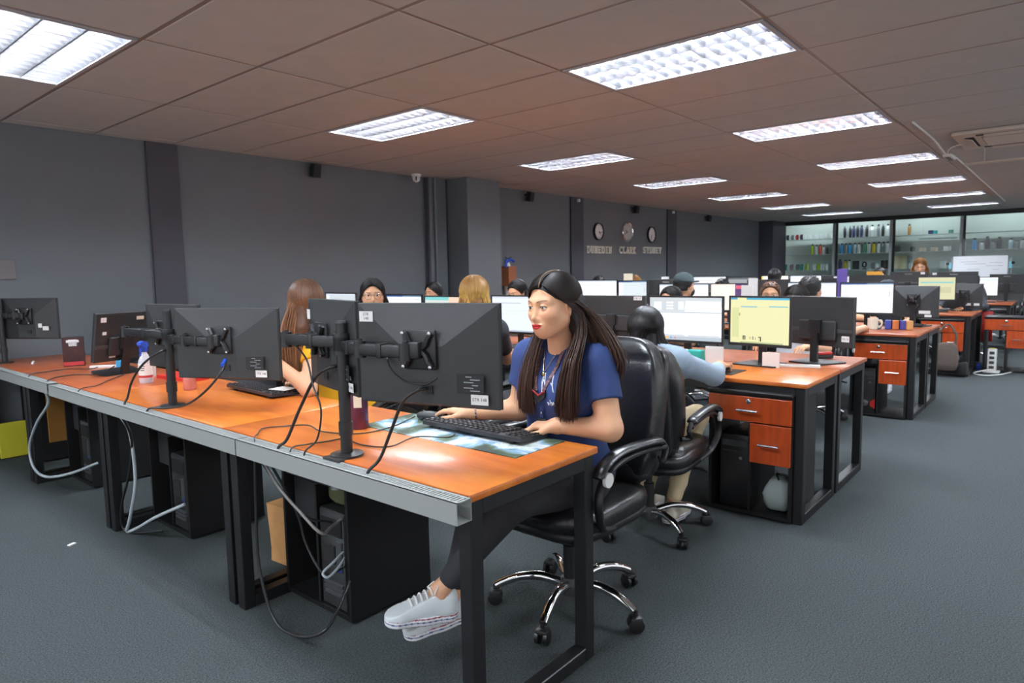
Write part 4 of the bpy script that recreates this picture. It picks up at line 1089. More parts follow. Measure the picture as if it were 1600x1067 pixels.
place_chair('black chair back beside the white screen near the whiteboard', 14.2, .95, PI)
place_chair('grey-looking empty chair back showing far off before the corner column', 15.5, 5.6, PI + .6)
place_chair('empty black chair pushed under the nearer far right desk', 11.9, 1.9, .1)
# ---------------------------------------------------------------- monitor arms
def make_arm(lb, base, top, plan, grp='desk-clamped monitor mounts'):
    """plan: list of arms, each a list of joint points ending at the mount"""
    bx, by = base
    t = thing('monitor_mount', lb, 'monitor mount', (bx, by, .75), 0, grp)
    Q = lambda p: (p[0] - bx, p[1] - by, p[2] - .75)
    MB().lathe([(.055, 0), (.055, .008), (.03, .010), (.0225, .012)], (0, 0, 0), 20).build('base_plate', 'black_plastic', t, True)
    MB().rbox((-.035, 0, -.012), (.06, .09, .034), .004).build('clamp', 'black_plastic', t, True)
    s_ = MB().cyl((-.045, 0, -.09), (-.045, 0, -.02), .008, n=8).cyl((-.045, 0, -.10), (-.045, 0, -.085), .022, n=12).build('clamp_screw', 'steel', t, True)
    MB().cyl((0, 0, .01), (0, 0, top - .75), .0195, n=16).build('pole', 'black_plastic', t, True)
    MB().cyl((0, 0, top - .75), (0, 0, top - .742), .0205, .017, n=16).build('pole_cap', 'rubber', t, True)
    MB().cyl((0, 0, .07), (0, 0, .115), .0235, n=14).build('cable_clip', 'black_plastic', t, True)
    for pl in plan:
        a = MB(); z = pl[0][2]
        a.cyl(Q((bx, by, z - .028)), Q((bx, by, z + .028)), .0285, n=16)
        o = a.build('arm_collar', 'black_plastic', t, True)
        prev = Vector(Q((bx, by, z)))
        for i, p in enumerate(pl[1:]):
            q = Vector(Q(p)); d = (q - prev); L = d.length; ang = math.atan2(d.y, d.x)
            g = MB(); g.rbox(((prev + q) / 2), (L, .030, .036), .005, rot=(0, 0, ang))
            g.cyl(q + Vector((0, 0, -.026)), q + Vector((0, 0, .026)), .019, n=14); g.cyl(q + Vector((0, 0, .026)), q + Vector((0, 0, .032)), .008, n=8)
            mm = (prev + q) / 2; g.rbox(mm, (.02, .036, .044), .003, rot=(0, 0, ang))
            g.build('arm_segment', 'black_plastic', t, True); prev = q
    return t
make_arm('black twin monitor arm clamped beside the purple bottle on the nearest desk', (1.30, 1.82), 1.19, [[(0, 0, 1.115), (1.272, 1.69, 1.115), (1.295, 1.505, 1.115)], [(0, 0, 1.128), (1.270, 2.10, 1.125), (1.292, 1.985, 1.125)]])
make_arm('black twin monitor arm clamped to the desk behind the spray bottle', (1.335, 3.21), 1.195, [[(0, 0, 1.07), (1.325, 3.02, 1.07), (1.355, 2.83, 1.07)], [(0, 0, 1.085), (1.305, 3.63, 1.085), (1.36, 3.36, 1.085)]])
make_arm('black monitor arm at the far left edge of the photo', (1.335, 6.02), 1.21, [[(0, 0, 1.10), (1.39, 5.90, 1.10), (1.43, 5.87, 1.10)]])
# ---------------------------------------------------------------- keyboards, mice, desk things
def make_keyboard(lb, loc, rz, L=.45, W=.15):
    t = thing('keyboard', lb, 'keyboard', loc, rz, 'desktop keyboards')
    b = MB(); b.prism([(-W / 2, 0.004), (W / 2, .012), (W / 2, .026), (W / 2 - .01, .029), (-W / 2 + .006, .016), (-W / 2, .012)], 1, -L / 2, L / 2)
    for s in (-1, 1): b.box((W / 2 - .02, s * L * .38, .006), (.012, .03, .012))
    b.build('case', 'key_black', t)
    k = MB(); n = 19
    for r in range(6):
        x = -W / 2 + .018 + r * (W - .035) / 5 + (.004 if r == 5 else 0); z = .0145 + (x + W / 2) / W * .0125
        for i in range(n):
            if i in (15,) and r != 0: continue
            y = -L / 2 + .014 + i * (L - .028) / (n - 1)
            k.add([(x + sx * u, y + sy * v, z + h) for (u, v, h) in ((.0082, .0092, 0), (.0062, .0072, .008)) for sx, sy in ((-1, -1), (1, -1), (1, 1), (-1, 1))],
                  [(4, 5, 6, 7), (0, 1, 5, 4), (1, 2, 6, 5), (2, 3, 7, 6), (3, 0, 4, 7)])
    o = k.build('keys', 'key_black', t, fix=False); o['kind'] = 'stuff'
    return t
kb = make_keyboard('black keyboard on the mouse mat under the navy woman\'s hand', (1.795, 1.665, .7535), PI, .49)
def place_kb(lb, x, y, rz, z=.75): return dup(kb, lb, (x, y, z), rz)
place_kb('black keyboard with a white note on it in front of the woman in yellow', 1.785, 3.21, PI - .05)
place_kb('black keyboard under the denim-shirted woman\'s hands', 3.72, 1.95, 0)
place_kb('black keyboard in front of the blonde woman, beside her hand', 3.78, 3.40, 0)
place_kb('black keyboard at the third desk row behind the monitor with two stickers', 7.55, 1.35, PI)
place_kb('black keyboard on the fourth desk row beside the dark-sleeved hand', 10.25, 1.50, PI)
def make_mouse(lb, loc, rz):
    t = thing('computer_mouse', lb, 'mouse', loc, rz, 'computer mice')
    m = MB(); sball(m, (0, 0, .016), (.058, .031, .018), (.7, .8), 20, 10, None, lambda p: (p.x, p.y * (1 - .12 * (p.x > 0) * p.x / .058), p.z if p.z > 0 else p.z * .85)); m.build('shell', 'key_black', t, 'all')
    MB().cyl((.03, -.004, .031), (.03, .004, .031), .006, n=10).build('wheel', 'grey_plastic', t, True)
    return t
ms = make_mouse('black mouse under the navy woman\'s right hand', (1.825, 1.985, .7545), 1.8)
dup(ms, 'black mouse under the denim-shirted woman\'s hand', (3.765, 1.545, .756), 0)
dup(ms, 'dark mouse under the far hand on the fourth desk row', (10.2, 1.27, .752), PI)
def mat_pad(lb, pts, z, m, name='mouse_mat'):
    o = MB().prism(pts, 2, z, z + .003).build(name, m); return tag(o, lb, 'mouse mat')
g = mat('mat_print', rgb(120, 140, 150), 0.6); nt = g.node_tree; N = nt.nodes; L_ = nt.links
tc = N.new('ShaderNodeTexCoord'); nz = N.new('ShaderNodeTexNoise'); nz.inputs['Scale'].default_value = 6.5; nz.inputs['Detail'].default_value = 7; nz.inputs['Distortion'].default_value = .5
cr = N.new('ShaderNodeValToRGB'); L_.new(tc.outputs['Object'], nz.inputs['Vector']); L_.new(nz.outputs['Fac'], cr.inputs[0]); L_.new(cr.outputs[0], N['Principled BSDF'].inputs['Base Color'])
for i, (p, c) in enumerate([(.30, (24, 34, 30)), (.40, (44, 62, 48)), (.46, (92, 108, 84)), (.51, (120, 160, 190)), (.57, (222, 228, 234)), (.63, (176, 190, 180)), (.72, (40, 50, 50))]):
    e = cr.color_ramp.elements[i] if i < 2 else cr.color_ramp.elements.new(p); e.position = p; e.color = rgb(*c)
o = mat_pad('large mouse mat with a landscape print under keyboard and mouse', [(1.602, 1.345), (1.602, 2.14), (1.872, 2.14), (1.872, 1.345)], .7502, 'mat_print')
mat_pad('small black mouse mat at the aisle end of the second desk row', [(3.62, 1.45), (3.62, 1.65), (3.84, 1.65), (3.84, 1.45)], .7502, 'key_black')
o = MB().rbox((1.865, 1.62, .7560), (.012, .42, .004), .001).build('wrist_rest', 'paper'); bpy.data.objects.remove(o)
# purple steel bottle with a paper tag
b = thing('water_bottle', 'purple steel bottle with a pale paper strip beside the near monitor arm', 'bottle', (1.575, 2.115, .75))
MB().lathe([(.033, 0), (.036, .004), (.036, .145), (.034, .16), (.026, .172), (.026, .176)], (0, 0, 0), 24).build('bottle_body', mat('purple_metal', rgb(92, 52, 82), 0.3, metal=0.5, noise=0.3, scale=12), b, True)
MB().lathe([(.027, .176), (.028, .178), (.028, .205), (.02, .21), (.01, .212)], (0, 0, 0), 20).build('lid', 'black_plastic', b, True)
MB().box((-.026, -.028, .13), (.003, .03, .085), (0, 0, .8)).build('paper_strip', 'tape', b)
# spray bottle
b = thing('spray_bottle', 'clear white spray bottle with blue trigger on the second desk', 'spray bottle', (1.56, 4.085, .75), -2.4)
MB().lathe([(.034, 0), (.036, .004), (.036, .11), (.033, .13), (.018, .165), (.014, .172), (.014, .182)], (0, 0, 0), 24).build('bottle_body', mat('milky', rgb(206, 208, 216), 0.25, noise=0.04, scale=8), b, True)
MB().lathe([(.0365, .03), (.0365, .115)], (0, 0, 0), 24).build('label_band', 'paper', b, True)
MB().lathe([(.0369, .032), (.0369, .046)], (0, 0, 0), 24).build('label_stripe', mat('label_red', rgb(176, 52, 58), 0.5), b, True)
[MB().box((.0368, 0, .10 - k * .012), (.001, .03 - .004 * k, .004)).build('label_line', 'ink', b) for k in range(3)]
hd = MB().lathe([(.017, .180), (.018, .182), (.018, .205), (.012, .21)], (0, 0, 0), 16); hd.prism([(-.035, .205), (.03, .207), (.055, .222), (.055, .236), (.02, .244), (-.03, .232)], 1, -.011, .011)
hd.build('spray_head', mat('blue_plastic', rgb(36, 78, 190), 0.4), b, True)
MB().tube(smooth_path([(.03, 0, .212), (.045, 0, .195), (.042, 0, .175), (.050, 0, .160)], 3), .005, 6).build('trigger', 'blue_plastic', b, True)
# boxed item in clear packaging
b = thing('product_box', 'dark red box with white barcode label on the third front desk', 'box', (1.585, 5.36, .75), 1.2)
MB().box((0, 0, .10), (.08, .125, .20)).build('carton', mat('carton_red', rgb(62, 22, 22), 0.35, noise=0.6, scale=30, col2=rgb(28, 14, 16)), b)
MB().box((-.0412, -.0, .165), (.0015, .05, .045)).box((-.0412, -.0, .175), (.0016, .075, .018)).build('barcode_label', 'paper', b)
text_mesh('label_text', '|||||||||', .03, 'ink', b, (-.0422, 0, .16), (PI / 2, 0, -PI / 2))
MB().box((-.0412, 0, .02), (.001, .122, .025)).build('red_band', 'label_red', b)
def paper(lb, c, d, rz=0, m='paper', cat='paper', name='paper_note', tilt=0):
    o = MB().box((0, 0, d[2] / 2), d).build(name, m); o.location = c; o.rotation_euler = (tilt, 0, rz); return tag(o, lb, cat)
paper('white note lying on the keyboard of the woman in yellow', (1.80, 3.03, .783), (.09, .11, .002), .2)
paper('white marker pen lying near the far left monitor arm', (1.45, 5.80, .7502), (.014, .13, .012), -.3, 'white_plastic', 'pen', 'marker_pen')
paper('pale rolled paper beside the boxed item on the third front desk', (1.70, 5.05, .7502), (.03, .24, .014), .9)
paper('blue plastic wedge lying behind the tilted monitor', (1.74, 4.93, .7502), (.06, .05, .05), .5, mat('cyan_plastic', rgb(50, 150, 200), 0.4), 'holder', 'pen_holder')
paper('red and black keyboard edge behind the spray bottle', (1.75, 4.05, .7502), (.13, .34, .02), .1, mat('red_plastic', rgb(190, 40, 36), 0.4), 'keyboard', 'gaming_keyboard')
o = MB().lathe([(.03, 0), (.032, .004), (.032, .085), (.026, .10), (.026, .12)], (0, 0, 0), 18).build('jar', mat('pink_glass', rgb(196, 120, 110), 0.25), None, True); o.location = (1.60, 3.62, .75); tag(o, 'small pinkish jar behind the second monitor arm', 'jar')
o = MB().lathe([(.03, 0), (.032, .004), (.032, .09), (.02, .10)], (0, 0, 0), 18).build('cup', 'white_plastic', None, True); o.location = (1.68, 4.33, .75); tag(o, 'white cup beside the spray bottle', 'cup')
# ---------------------------------------------------------------- the other people in the room
def W2L(x0, y0, yaw):
    c, s = math.cos(-yaw), math.sin(-yaw)
    return lambda x, y, z: (c * (x - x0) - s * (y - y0), s * (x - x0) + c * (y - y0), z)
def long_hair(t, R, hc, color, zend=-.30, seed=2, n=420, tie=False, part=0.0, mass=True, spread=1.0):
    e = zend
    n = n * 2
    hb = [(n // 3, (58, 95), 0, [(-.01, .086, -.04, .02), (-.015, .094 * spread, -.12, .03), (-.03, .100 * spread, e * .7, .05), (-.03, .098 * spread, e, .06)], .007),
          (n, (88, 180), 0, [(-.118, .046, -.05, .10, -.030), (-.118, .050 * spread, -.13, .11 * spread, -.035), (-.116, .052 * spread, e * .7, .115 * spread, -.045), (-.108, .050 * spread, e, .115 * spread, -.045)], .008)]
    place_head(hair_strands(hb, HAIRC[color], t, seed, .0027, part, 3), R, hc)
    if mass:
        b = e + .05
        place_head(hair_mass(t, [((-.05, .028, .0), (-.078, .040 * spread, -.12), .046, .030, .03), ((-.05, -.028, .0), (-.078, -.040 * spread, -.12), .046, .030, .03), ((-.078, .040 * spread, -.12), (-.088, .045 * spread, b), .030, .014, .04), ((-.078, -.040 * spread, -.12), (-.088, -.045 * spread, b), .030, .014, .04)], HAIRC[color], .009), R, hc)
    place_head(hair_cap(t, HAIRC[color], .005, .000), R, hc)
def short_hair(t, R, hc, color, off=.010, low=-.045):
    place_head(hair_cap(t, HAIRC[color], .005, off, (.030, .01, .62), None, low), R, hc)
    rs = np.random.RandomState(4); m = MB()
    for i in range(60):
        a = rs.rand() * 2 * PI; u = .2 + .8 * rs.rand(); p = np.array((math.cos(a) * math.sqrt(1 - u * u), math.sin(a) * math.sqrt(1 - u * u), u))
        q = np.array((-.016, 0, .03)) + p * np.array((.106, .086, .094))
        d = p * .4 + np.array((.5, .15 * rs.randn(), .1)); d /= np.linalg.norm(d)
        if q[0] > .06 and q[2] < .09: continue
        m.tube([q - d * .018, q + p * .003, q + d * .016], [.006, .006, .001], 5)
    o = m.build('hair', 'hair', t, 'all')
    a = o.data.color_attributes.new('tint', 'FLOAT_COLOR', 'POINT'); c = rgb(*HAIRC[color][0]); a.data.foreach_set('color', list(c) * len(o.data.vertices)); place_head(o, R, hc)
def mask(t, R, hc, m):
    f = Field(); f.ell((.052, 0, -.058), (.056, .060, .052), 0); f.ball((.092, 0, -.045), .018, .03)
    f.cut((.0, 0, -.020), (-.15, 0, 1)); f.cut((.02, 0, 0), (-1, 0, 0))
    V, F = f.mesh(.004); o = np_object('face_mask', V, F, m, t); place_head(o, R, hc)
    s = MB()
    for k in (-1, 1): s.tube(smooth_path([(.035, k * .060, -.04), (.0, k * .080, -.02), (-.018, k * .083, .01)], 3), .002, 5)
    s.build('ear_loop', m, o, True)
def person2(lb, x, y, yaw, hair='long', color='black', **k):
    kw = dict(h=.014, hh=.0055, hv=.0045, low=True); kw.update(k)
    ex = {q: kw.pop(q) for q in ('zend', 'spread', 'maskm', 'n', 'eye', 'seed') if q in kw}
    t, R, hc = person(lb, (x, y), yaw, **kw)
    if ex.get('eye', True): eyes(t, R, hc)
    if hair == 'long': long_hair(t, R, hc, color, ex.get('zend', -.3), ex.get('seed', 2), ex.get('n', 300), spread=ex.get('spread', 1))
    elif hair == 'short': short_hair(t, R, hc, color)
    elif hair == 'pony':
        place_head(hair_cap(t, HAIRC[color], .005, .008), R, hc)
        hb = [(160, (70, 180), 0, [(-.118, .010, .02, .02), (-.135, .012, -.04, .03), (-.135, .014, -.12, .04), (-.125, .012, -.20, .03)], .006)]
        place_head(hair_strands(hb, HAIRC[color], t, 8, .0045, 0, 4), R, hc)
    if ex.get('maskm'): mask(t, R, hc, ex['maskm'])
    return t, R, hc
# woman in yellow, turned away
ya = math.radians(80); f = W2L(2.14, 2.98, ya)
t, R, hc = person2('woman in yellow with long brown hair seen from behind, elbow on the desk', 2.14, 2.98, ya, 'long', 'brown', shirt='shirt_yellow', zend=-.40, n=640, seed=11, spread=1.15, h=.010, hh=.004, hv=.003,
    head=f(1.985, 3.09, 1.205), hyaw=.0, sh_z=1.0, armL=dict(elbow=f(1.86, 2.90, .785), wrist=f(1.78, 3.08, .93), d=(.15, .0, 1), n=(0, -1, 0), s=(1, 0, 0), hem=.45, curls=(.5, .6, .4)),
    armR=dict(elbow=f(2.32, 3.20, .78), wrist=f(2.10, 3.32, .76), d=(1, .3, 0)))
# woman with glasses facing the camera
t, R, hc = person2('woman with glasses and black hair looking over the monitors at the camera', 3.10, 3.94, math.radians(-128), 'long', 'black', shirt='shirt_black', head=(.05, 0, 1.20), makeup=.6, zend=-.22, n=260, hh=.004, lips=(170, 90, 84))
gl = MB()
for s in (-1, 1):
    gl.tube([(.092 - abs(math.cos(a)) * .004, s * .033 + .024 * math.cos(a), -.004 + .021 * math.sin(a)) for a in np.linspace(0, 2 * PI, 17)], .0016, 5)
    gl.tube([(.088, s * .056, 0), (.03, s * .074, .002), (-.01, s * .080, .0)], .0015, 5)
gl.tube([(.093, -.010, .002), (.098, 0, .004), (.093, .010, .002)], .0015, 5)
place_head(gl.build('glasses', 'steel', t, 'all'), R, hc)
person2('black-haired person low behind the monitors, in front of the pipe by the column', 5.2, 5.48, PI, 'long', 'black', shirt='shirt_black', head=(.05, 0, 1.135), zend=-.16, n=160)
f = W2L(2.98, 2.82, .35)
t, R, hc = person2('blonde woman seen from behind at the second desk row', 2.98, 2.82, .35, 'long', 'blonde', shirt='shirt_black', head=(.04, 0, 1.21), zend=-.30, n=560, seed=21, spread=1.2, hh=.005, sh_z=1.0,
    armR=dict(elbow=f(3.36, 2.88, .775), wrist=f(3.60, 3.06, .785), d=(1, .15, 0)))
t, R, hc = person2('dark-haired woman with a white face mask and ponytail looking down', 5.2, 4.26, PI - .12, 'pony', 'black', shirt='shirt_grey', head=(.05, 0, 1.150), hyaw=.1, hpitch=.25, maskm='paper')
# woman in the pale denim shirt
f = W2L(3.03, 1.66, 0)
t, R, hc = person2('woman in a pale denim shirt with long black hair, seen from behind', 3.03, 1.66, 0.0, 'long', 'black', shirt='denim_pale', sleeve='long', pants='pants_khaki', low=True, h=.010, hv=.003, hh=.004, zend=-.36, n=760, seed=31, spread=1.45,
    head=(.04, .02, 1.035), hyaw=.1, sh_z=.89, sh_x=.03, skin=SKIN * .95, armR=dict(elbow=f(3.42, 1.47, .775), wrist=f(3.65, 1.53, .795), d=(1, .06, -.10), cuff=.11, curls=(.4, .6, .4)),
    armL=dict(elbow=f(3.36, 1.90, .77), wrist=f(3.60, 1.86, .80), d=(1, -.1, -.1), cuff=.085, curls=(.4, .6, .4)), legs=[((.40, .12, .54), (.22, .12, .105)), ((.38, -.10, .54), (.16, -.07, .105))], shoe='shoe_beige' if mat('shoe_beige', rgb(190, 186, 170), 0.7) else '')
# capped man with a mask
t, R, hc = person2('man in a dark cap and face mask seen from behind at the third desk row', 6.12, 2.96, -.30, 'short', 'black', shirt='shirt_black', head=(.03, 0, 1.185), hyaw=-.18, female=False, maskm='shirt_black')
def cap(t, R, hc, m):
    f = Field(); f.ell((-.014, 0, .045), (.112, .092, .092), 0); f.cut((0, 0, .038), (-.08, 0, -1)); 
    V, F = f.mesh(.006); o = np_object('cap', V, F, m, t); place_head(o, R, hc)
    v = MB(); pts = [(.075 + .085 * math.cos(a), .078 * math.sin(a), .046 - .012 * abs(math.sin(a)) ** 2) for a in np.linspace(-PI / 2, PI / 2, 13)]
    n = len(pts); v.add(pts + [(p[0], p[1], p[2] + .005) for p in pts], [tuple(range(n)), tuple(range(2 * n - 1, n - 1, -1))] + [(i, i + 1, n + i + 1, n + i) for i in range(n - 1)] + [(n - 1, 0, n, 2 * n - 1)])
    v.build('cap_visor', m, o); MB().ball((-.014, 0, .137), .008, 8, 6).build('cap_button', m, o, 'all')
cap(t, R, hc, mat('cap_grey', rgb(64, 78, 82), 0.8))
f = W2L(6.15, 1.78, 0)
person2('man with short black hair seen from behind in front of white screens', 6.15, 1.78, 0, 'short', 'black', shirt='shirt_grey', head=(.04, 0, 1.145), hyaw=-.35, female=False, sh_z=.97, skin=SKIN * .85,
    armR=dict(elbow=f(6.42, 1.50, .77), wrist=f(6.66, 1.45, .79), d=(1, .1, -.05), curls=(.5, .7, .4)))
person2('dark-haired woman facing us, only her forehead above the plain monitor back', 5.25, 1.60, PI, 'long', 'darkbrown', shirt='shirt_white', head=(.05, 0, 1.09), hpitch=.2, zend=-.25, n=200)
person2('dark-haired person behind the denim-shirted woman, mostly hidden by monitors', 5.25, 2.62, PI - .1, 'long', 'black', shirt='shirt_black', head=(.05, 0, 1.085), zend=-.2, n=160)
person2('brown-haired person half hidden behind the forehead of the woman facing us', 6.05, 2.08, PI + .3, 'short', 'brown', shirt='shirt_black', head=(.05, 0, 1.105), female=False)
person2('person with short black hair far off beside the left end of the glass wall', 9.15, 3.10, .1, 'short', 'black', shirt='shirt_black', head=(.03, 0, 1.215), female=False)
f = W2L(8.40, 1.60, PI)
t, R, hc = person2('capped person facing us with a headset, hands on the keyboard', 8.40, 1.60, PI, 'short', 'black', shirt='shirt_black', head=(.05, 0, 1.06), hpitch=.3, female=False,
    armL=dict(elbow=f(8.1, 1.33, .78), wrist=f(7.80, 1.28, .79), d=(1, -.1, 0), curls=(.4, .6, .4)), armR=dict(elbow=f(8.1, 1.85, .78), wrist=f(7.80, 1.6, .79), d=(1, .2, 0)))
cap(t, R, hc, 'shirt_jacket')
f = W2L(11.25, 1.20, PI)
person2('person in a dark jacket facing us, head hidden by a monitor, hand on a mouse', 11.25, 1.20, PI, 'short', 'black', shirt='shirt_jacket', sleeve='long', head=(.06, .1, 1.10), female=False, hpitch=.3, sh_z=.97,
    armL=dict(elbow=f(10.85, .93, .78), wrist=f(10.42, 1.12, .78), d=(1, -.3, 0)), armR=dict(elbow=f(10.9, 1.45, .78), wrist=f(10.45, 1.38, .78), d=(1, .1, 0)))
person2('woman with golden hair facing us in front of the shelves', 11.75, 1.82, PI + .15, 'long', 'gold', shirt='shirt_jacket', head=(.06, 0, 1.335), hpitch=.25, sh_z=1.14, zend=-.22, n=240, lips=(170, 80, 76))
person2('person whose black hair just shows above the white screen at the third row', 8.25, 5.27, PI, 'short', 'black', shirt='shirt_black', head=(.05, 0, 1.155))
person2('person whose blonde crown just shows beside the small notes at the third row', 8.25, 4.69, PI, 'long', 'blonde', shirt='shirt_black', head=(.05, 0, 1.165), zend=-.15, n=120)
person2('person whose dark hair shows between two screens at the third row', 8.30, 3.45, PI, 'short', 'black', shirt='shirt_black', head=(.05, 0, 1.10))
person2('dark-haired person in the far middle behind the orange-topped object', 11.6, 2.32, PI, 'short', 'black', shirt='shirt_black', head=(.05, 0, 1.20), female=False)
# ---------------------------------------------------------------- display shelves behind the glass
for k, z in enumerate((2.09, 1.69, 1.28, 0.85, 0.40)):
    t = tag(MB().rbox((18.83, 2.0, z - .008), (.26, 8.1, .014), .003).build('display_shelf', mat('shelf_grey', rgb(186, 194, 192), 0.4) if k == 0 else 'shelf_grey'), ['top', 'second', 'third', 'fourth', 'lowest'][k] + ' long grey display shelf behind the glass partition', 'shelf', 'display shelves')
ITEMS = [(6.03,0,0.08,0.137,'k','m'),(5.9,0,0.08,0.137,'g','m'),(5.78,0,0.08,0.137,'r','m'),(5.67,0,0.08,0.137,'k','m'),(5.59,0,0.08,0.137,'w','m'),(5.44,0,0.08,0.137,'w','m'),(5.29,0,0.08,0.137,'w','m'),(5.15,0,0.08,0.137,'w','m'),(5.03,0,0.08,0.137,'w','m'),(4.93,0,0.08,0.137,'w','m'),(5.39,1,0.08,0.273,'lime','b'),(5.29,1,0.08,0.25,'w','b'),(5.19,1,0.08,0.264,'coral','b'),(5.11,1,0.08,0.228,'w','b'),(5.02,1,0.08,0.205,'k','b'),(6.07,2,0.087,0.164,'teal','m'),(5.91,2,0.087,0.164,'pk','m'),(5.75,2,0.087,0.164,'g','m'),(5.65,2,0.087,0.164,'teal','m'),(5.51,2,0.087,0.164,'lime','m'),(5.32,2,0.087,0.164,'w','m'),(5.22,2,0.087,0.164,'lime','m'),(5.12,2,0.087,0.164,'w','m'),(5.0,2,0.087,0.164,'w','m'),(4.61,0,0.08,0.3,'k','b'),(4.48,0,0.08,0.3,'k','b'),(4.4,0,0.08,0.3,'navy','b'),(4.31,0,0.08,0.3,'k','b'),(4.22,0,0.08,0.3,'navy','b'),(4.1,0,0.08,0.3,'k','b'),(3.98,0,0.08,0.3,'w','b'),(3.84,0,0.08,0.3,'g','b'),(3.74,0,0.08,0.3,'k','b'),(3.63,0,0.08,0.3,'w','b'),(4.82,1,0.087,0.264,'w','b'),(4.67,1,0.087,0.264,'sky','b'),(4.57,1,0.087,0.264,'g','b'),(4.48,1,0.087,0.264,'sky','b'),(4.36,1,0.087,0.264,'pale','b'),(4.27,1,0.087,0.264,'w','b'),(4.13,1,0.087,0.264,'green','b'),(4.04,1,0.087,0.264,'w','b'),(3.93,1,0.087,0.264,'yel','b'),(3.82,1,0.087,0.264,'w','b'),(3.71,1,0.087,0.264,'g','b'),(3.62,1,0.087,0.264,'w','b'),(3.54,1,0.087,0.264,'pale','b'),(4.82,2,0.094,0.282,'pink','b'),(4.7,2,0.094,0.264,'navy','b'),(4.57,2,0.094,0.25,'yel','b'),(4.48,2,0.094,0.25,'w','b'),(4.33,2,0.131,0.218,'k','x'),(4.13,2,0.094,0.218,'k','o'),(3.93,2,0.094,0.164,'g','m'),(3.82,2,0.094,0.137,'w','m'),(3.68,2,0.131,0.218,'k','x'),(3.17,0,0.087,0.264,'amber','b'),(2.72,0,0.087,0.091,'navy','x'),(2.63,0,0.087,0.082,'teal','x'),(2.31,0,0.087,0.082,'green','x'),(3.41,1,0.123,0.155,'k','x'),(3.07,1,0.123,0.118,'k','m'),(2.87,1,0.123,0.082,'tan','x'),(2.63,1,0.123,0.082,'tan','x'),(2.37,1,0.123,0.1,'w','x'),(3.4,2,0.116,0.328,'cream','x'),(3.26,2,0.116,0.319,'cream','x'),(2.43,2,0.116,0.164,'w','x'),(3.09,2,0.116,0.137,'w','m'),(2.05,1,0.109,0.273,'w','b'),(1.84,1,0.109,0.264,'sky','b'),(1.7,1,0.109,0.182,'w','b'),(1.6,1,0.109,0.291,'k','b'),(1.49,1,0.109,0.182,'g','b'),(1.38,1,0.109,0.273,'k','b'),(1.16,1,0.109,0.228,'pale','b'),(1.06,1,0.109,0.182,'g','b'),(0.95,1,0.109,0.205,'w','b')]
ICOL = {'k': (40, 42, 48), 'g': (120, 126, 132), 'r': (150, 36, 36), 'w': (214, 220, 222), 'lime': (168, 200, 60), 'coral': (226, 96, 70), 'teal': (40, 148, 150), 'pk': (176, 140, 160), 'navy': (40, 48, 92), 'sky': (52, 150, 208), 'pale': (176, 206, 220), 'green': (70, 130, 110), 'yel': (206, 184, 30), 'pink': (222, 80, 150), 'amber': (160, 120, 60), 'tan': (190, 176, 150), 'cream': (222, 212, 176)}
INAME = {'k': 'black', 'g': 'grey', 'r': 'dark red', 'w': 'white', 'lime': 'lime green', 'coral': 'coral red', 'teal': 'teal', 'pk': 'pinkish', 'navy': 'navy blue', 'sky': 'sky blue', 'pale': 'pale blue', 'green': 'dull green', 'yel': 'yellow', 'pink': 'bright pink', 'amber': 'amber', 'tan': 'tan', 'cream': 'cream'}
ORD = ['leftmost', 'second', 'third', 'fourth', 'fifth', 'sixth', 'seventh', 'eighth', 'ninth', 'tenth', 'eleventh', 'twelfth', 'thirteenth']
cnt = {}
for (y, sh_, w, h, c, k) in ITEMS:
    bay = 0 if y > 4.86 else 1 if y > 3.50 else 2 if y > 2.1 else 3
    n = cnt.get((bay, sh_), 0); cnt[(bay, sh_)] = n + 1
    mm = 'item_' + c
    if mm not in MATS: mat(mm, rgb(*ICOL[c]), 0.35)
    z = (2.09, 1.69, 1.28)[sh_]; r = w * .46
    nm = {'m': 'mug', 'b': 'tumbler', 'x': 'gift_box', 'o': 'ring_speaker'}[k]; cat = {'m': 'mug', 'b': 'bottle', 'x': 'box', 'o': 'speaker'}[k]
    lb = '%s %s, %s on the %s shelf of the %s glass bay' % (INAME[c], nm.replace('_', ' '), ORD[n] if n == 0 else ORD[n] + ' from left', ['top', 'middle', 'lower'][sh_], ['first', 'second', 'third', 'fourth'][bay])
    t = thing(nm, lb, cat, (18.79, y, z), 2.6, 'promotional items on the display shelves')
    if k == 'b':
        MB().lathe([(r * .8, 0), (r * .86, .005), (r, h * .55), (r, h * .74), (r * .62, h * .84), (r * .6, h * .86)], (0, 0, 0), 12).build('tumbler_body', mm, t, True)
        MB().lathe([(r * .66, h * .85), (r * .66, h * .97), (r * .4, h)], (0, 0, 0), 10).build('lid', 'item_k' if c != 'k' else 'item_g' if 'item_g' in MATS else mm, t, True)
    elif k == 'm':
        MB().lathe([(r * .85, 0), (r * .95, .004), (r, h), (r * .9, h), (r * .86, .01)], (0, 0, 0), 14).build('mug_body', mm, t, True)
        MB().tube(smooth_path([(r * .95, 0, h * .8), (r * 1.55, 0, h * .72), (r * 1.5, 0, h * .3), (r * .9, 0, h * .2)], 3), h * .05, 6).build('handle', mm, t, True)
    elif k == 'x':
        MB().rbox((0, 0, h / 2), (w * .7, w, h), .004).build('box_body', mm, t); MB().rbox((0, 0, h * .93), (w * .72, w * 1.02, h * .12), .003).build('lid', mm, t)
    else:
        MB().tube([(0, r * 1.3 * math.cos(a), h / 2 + .01 + r * 1.5 * math.sin(a)) for a in np.linspace(0, 2 * PI, 25)], .018, 8).build('ring', mm, t, True); MB().rbox((0, 0, .012), (.06, .08, .024), .004).build('foot', mm, t)
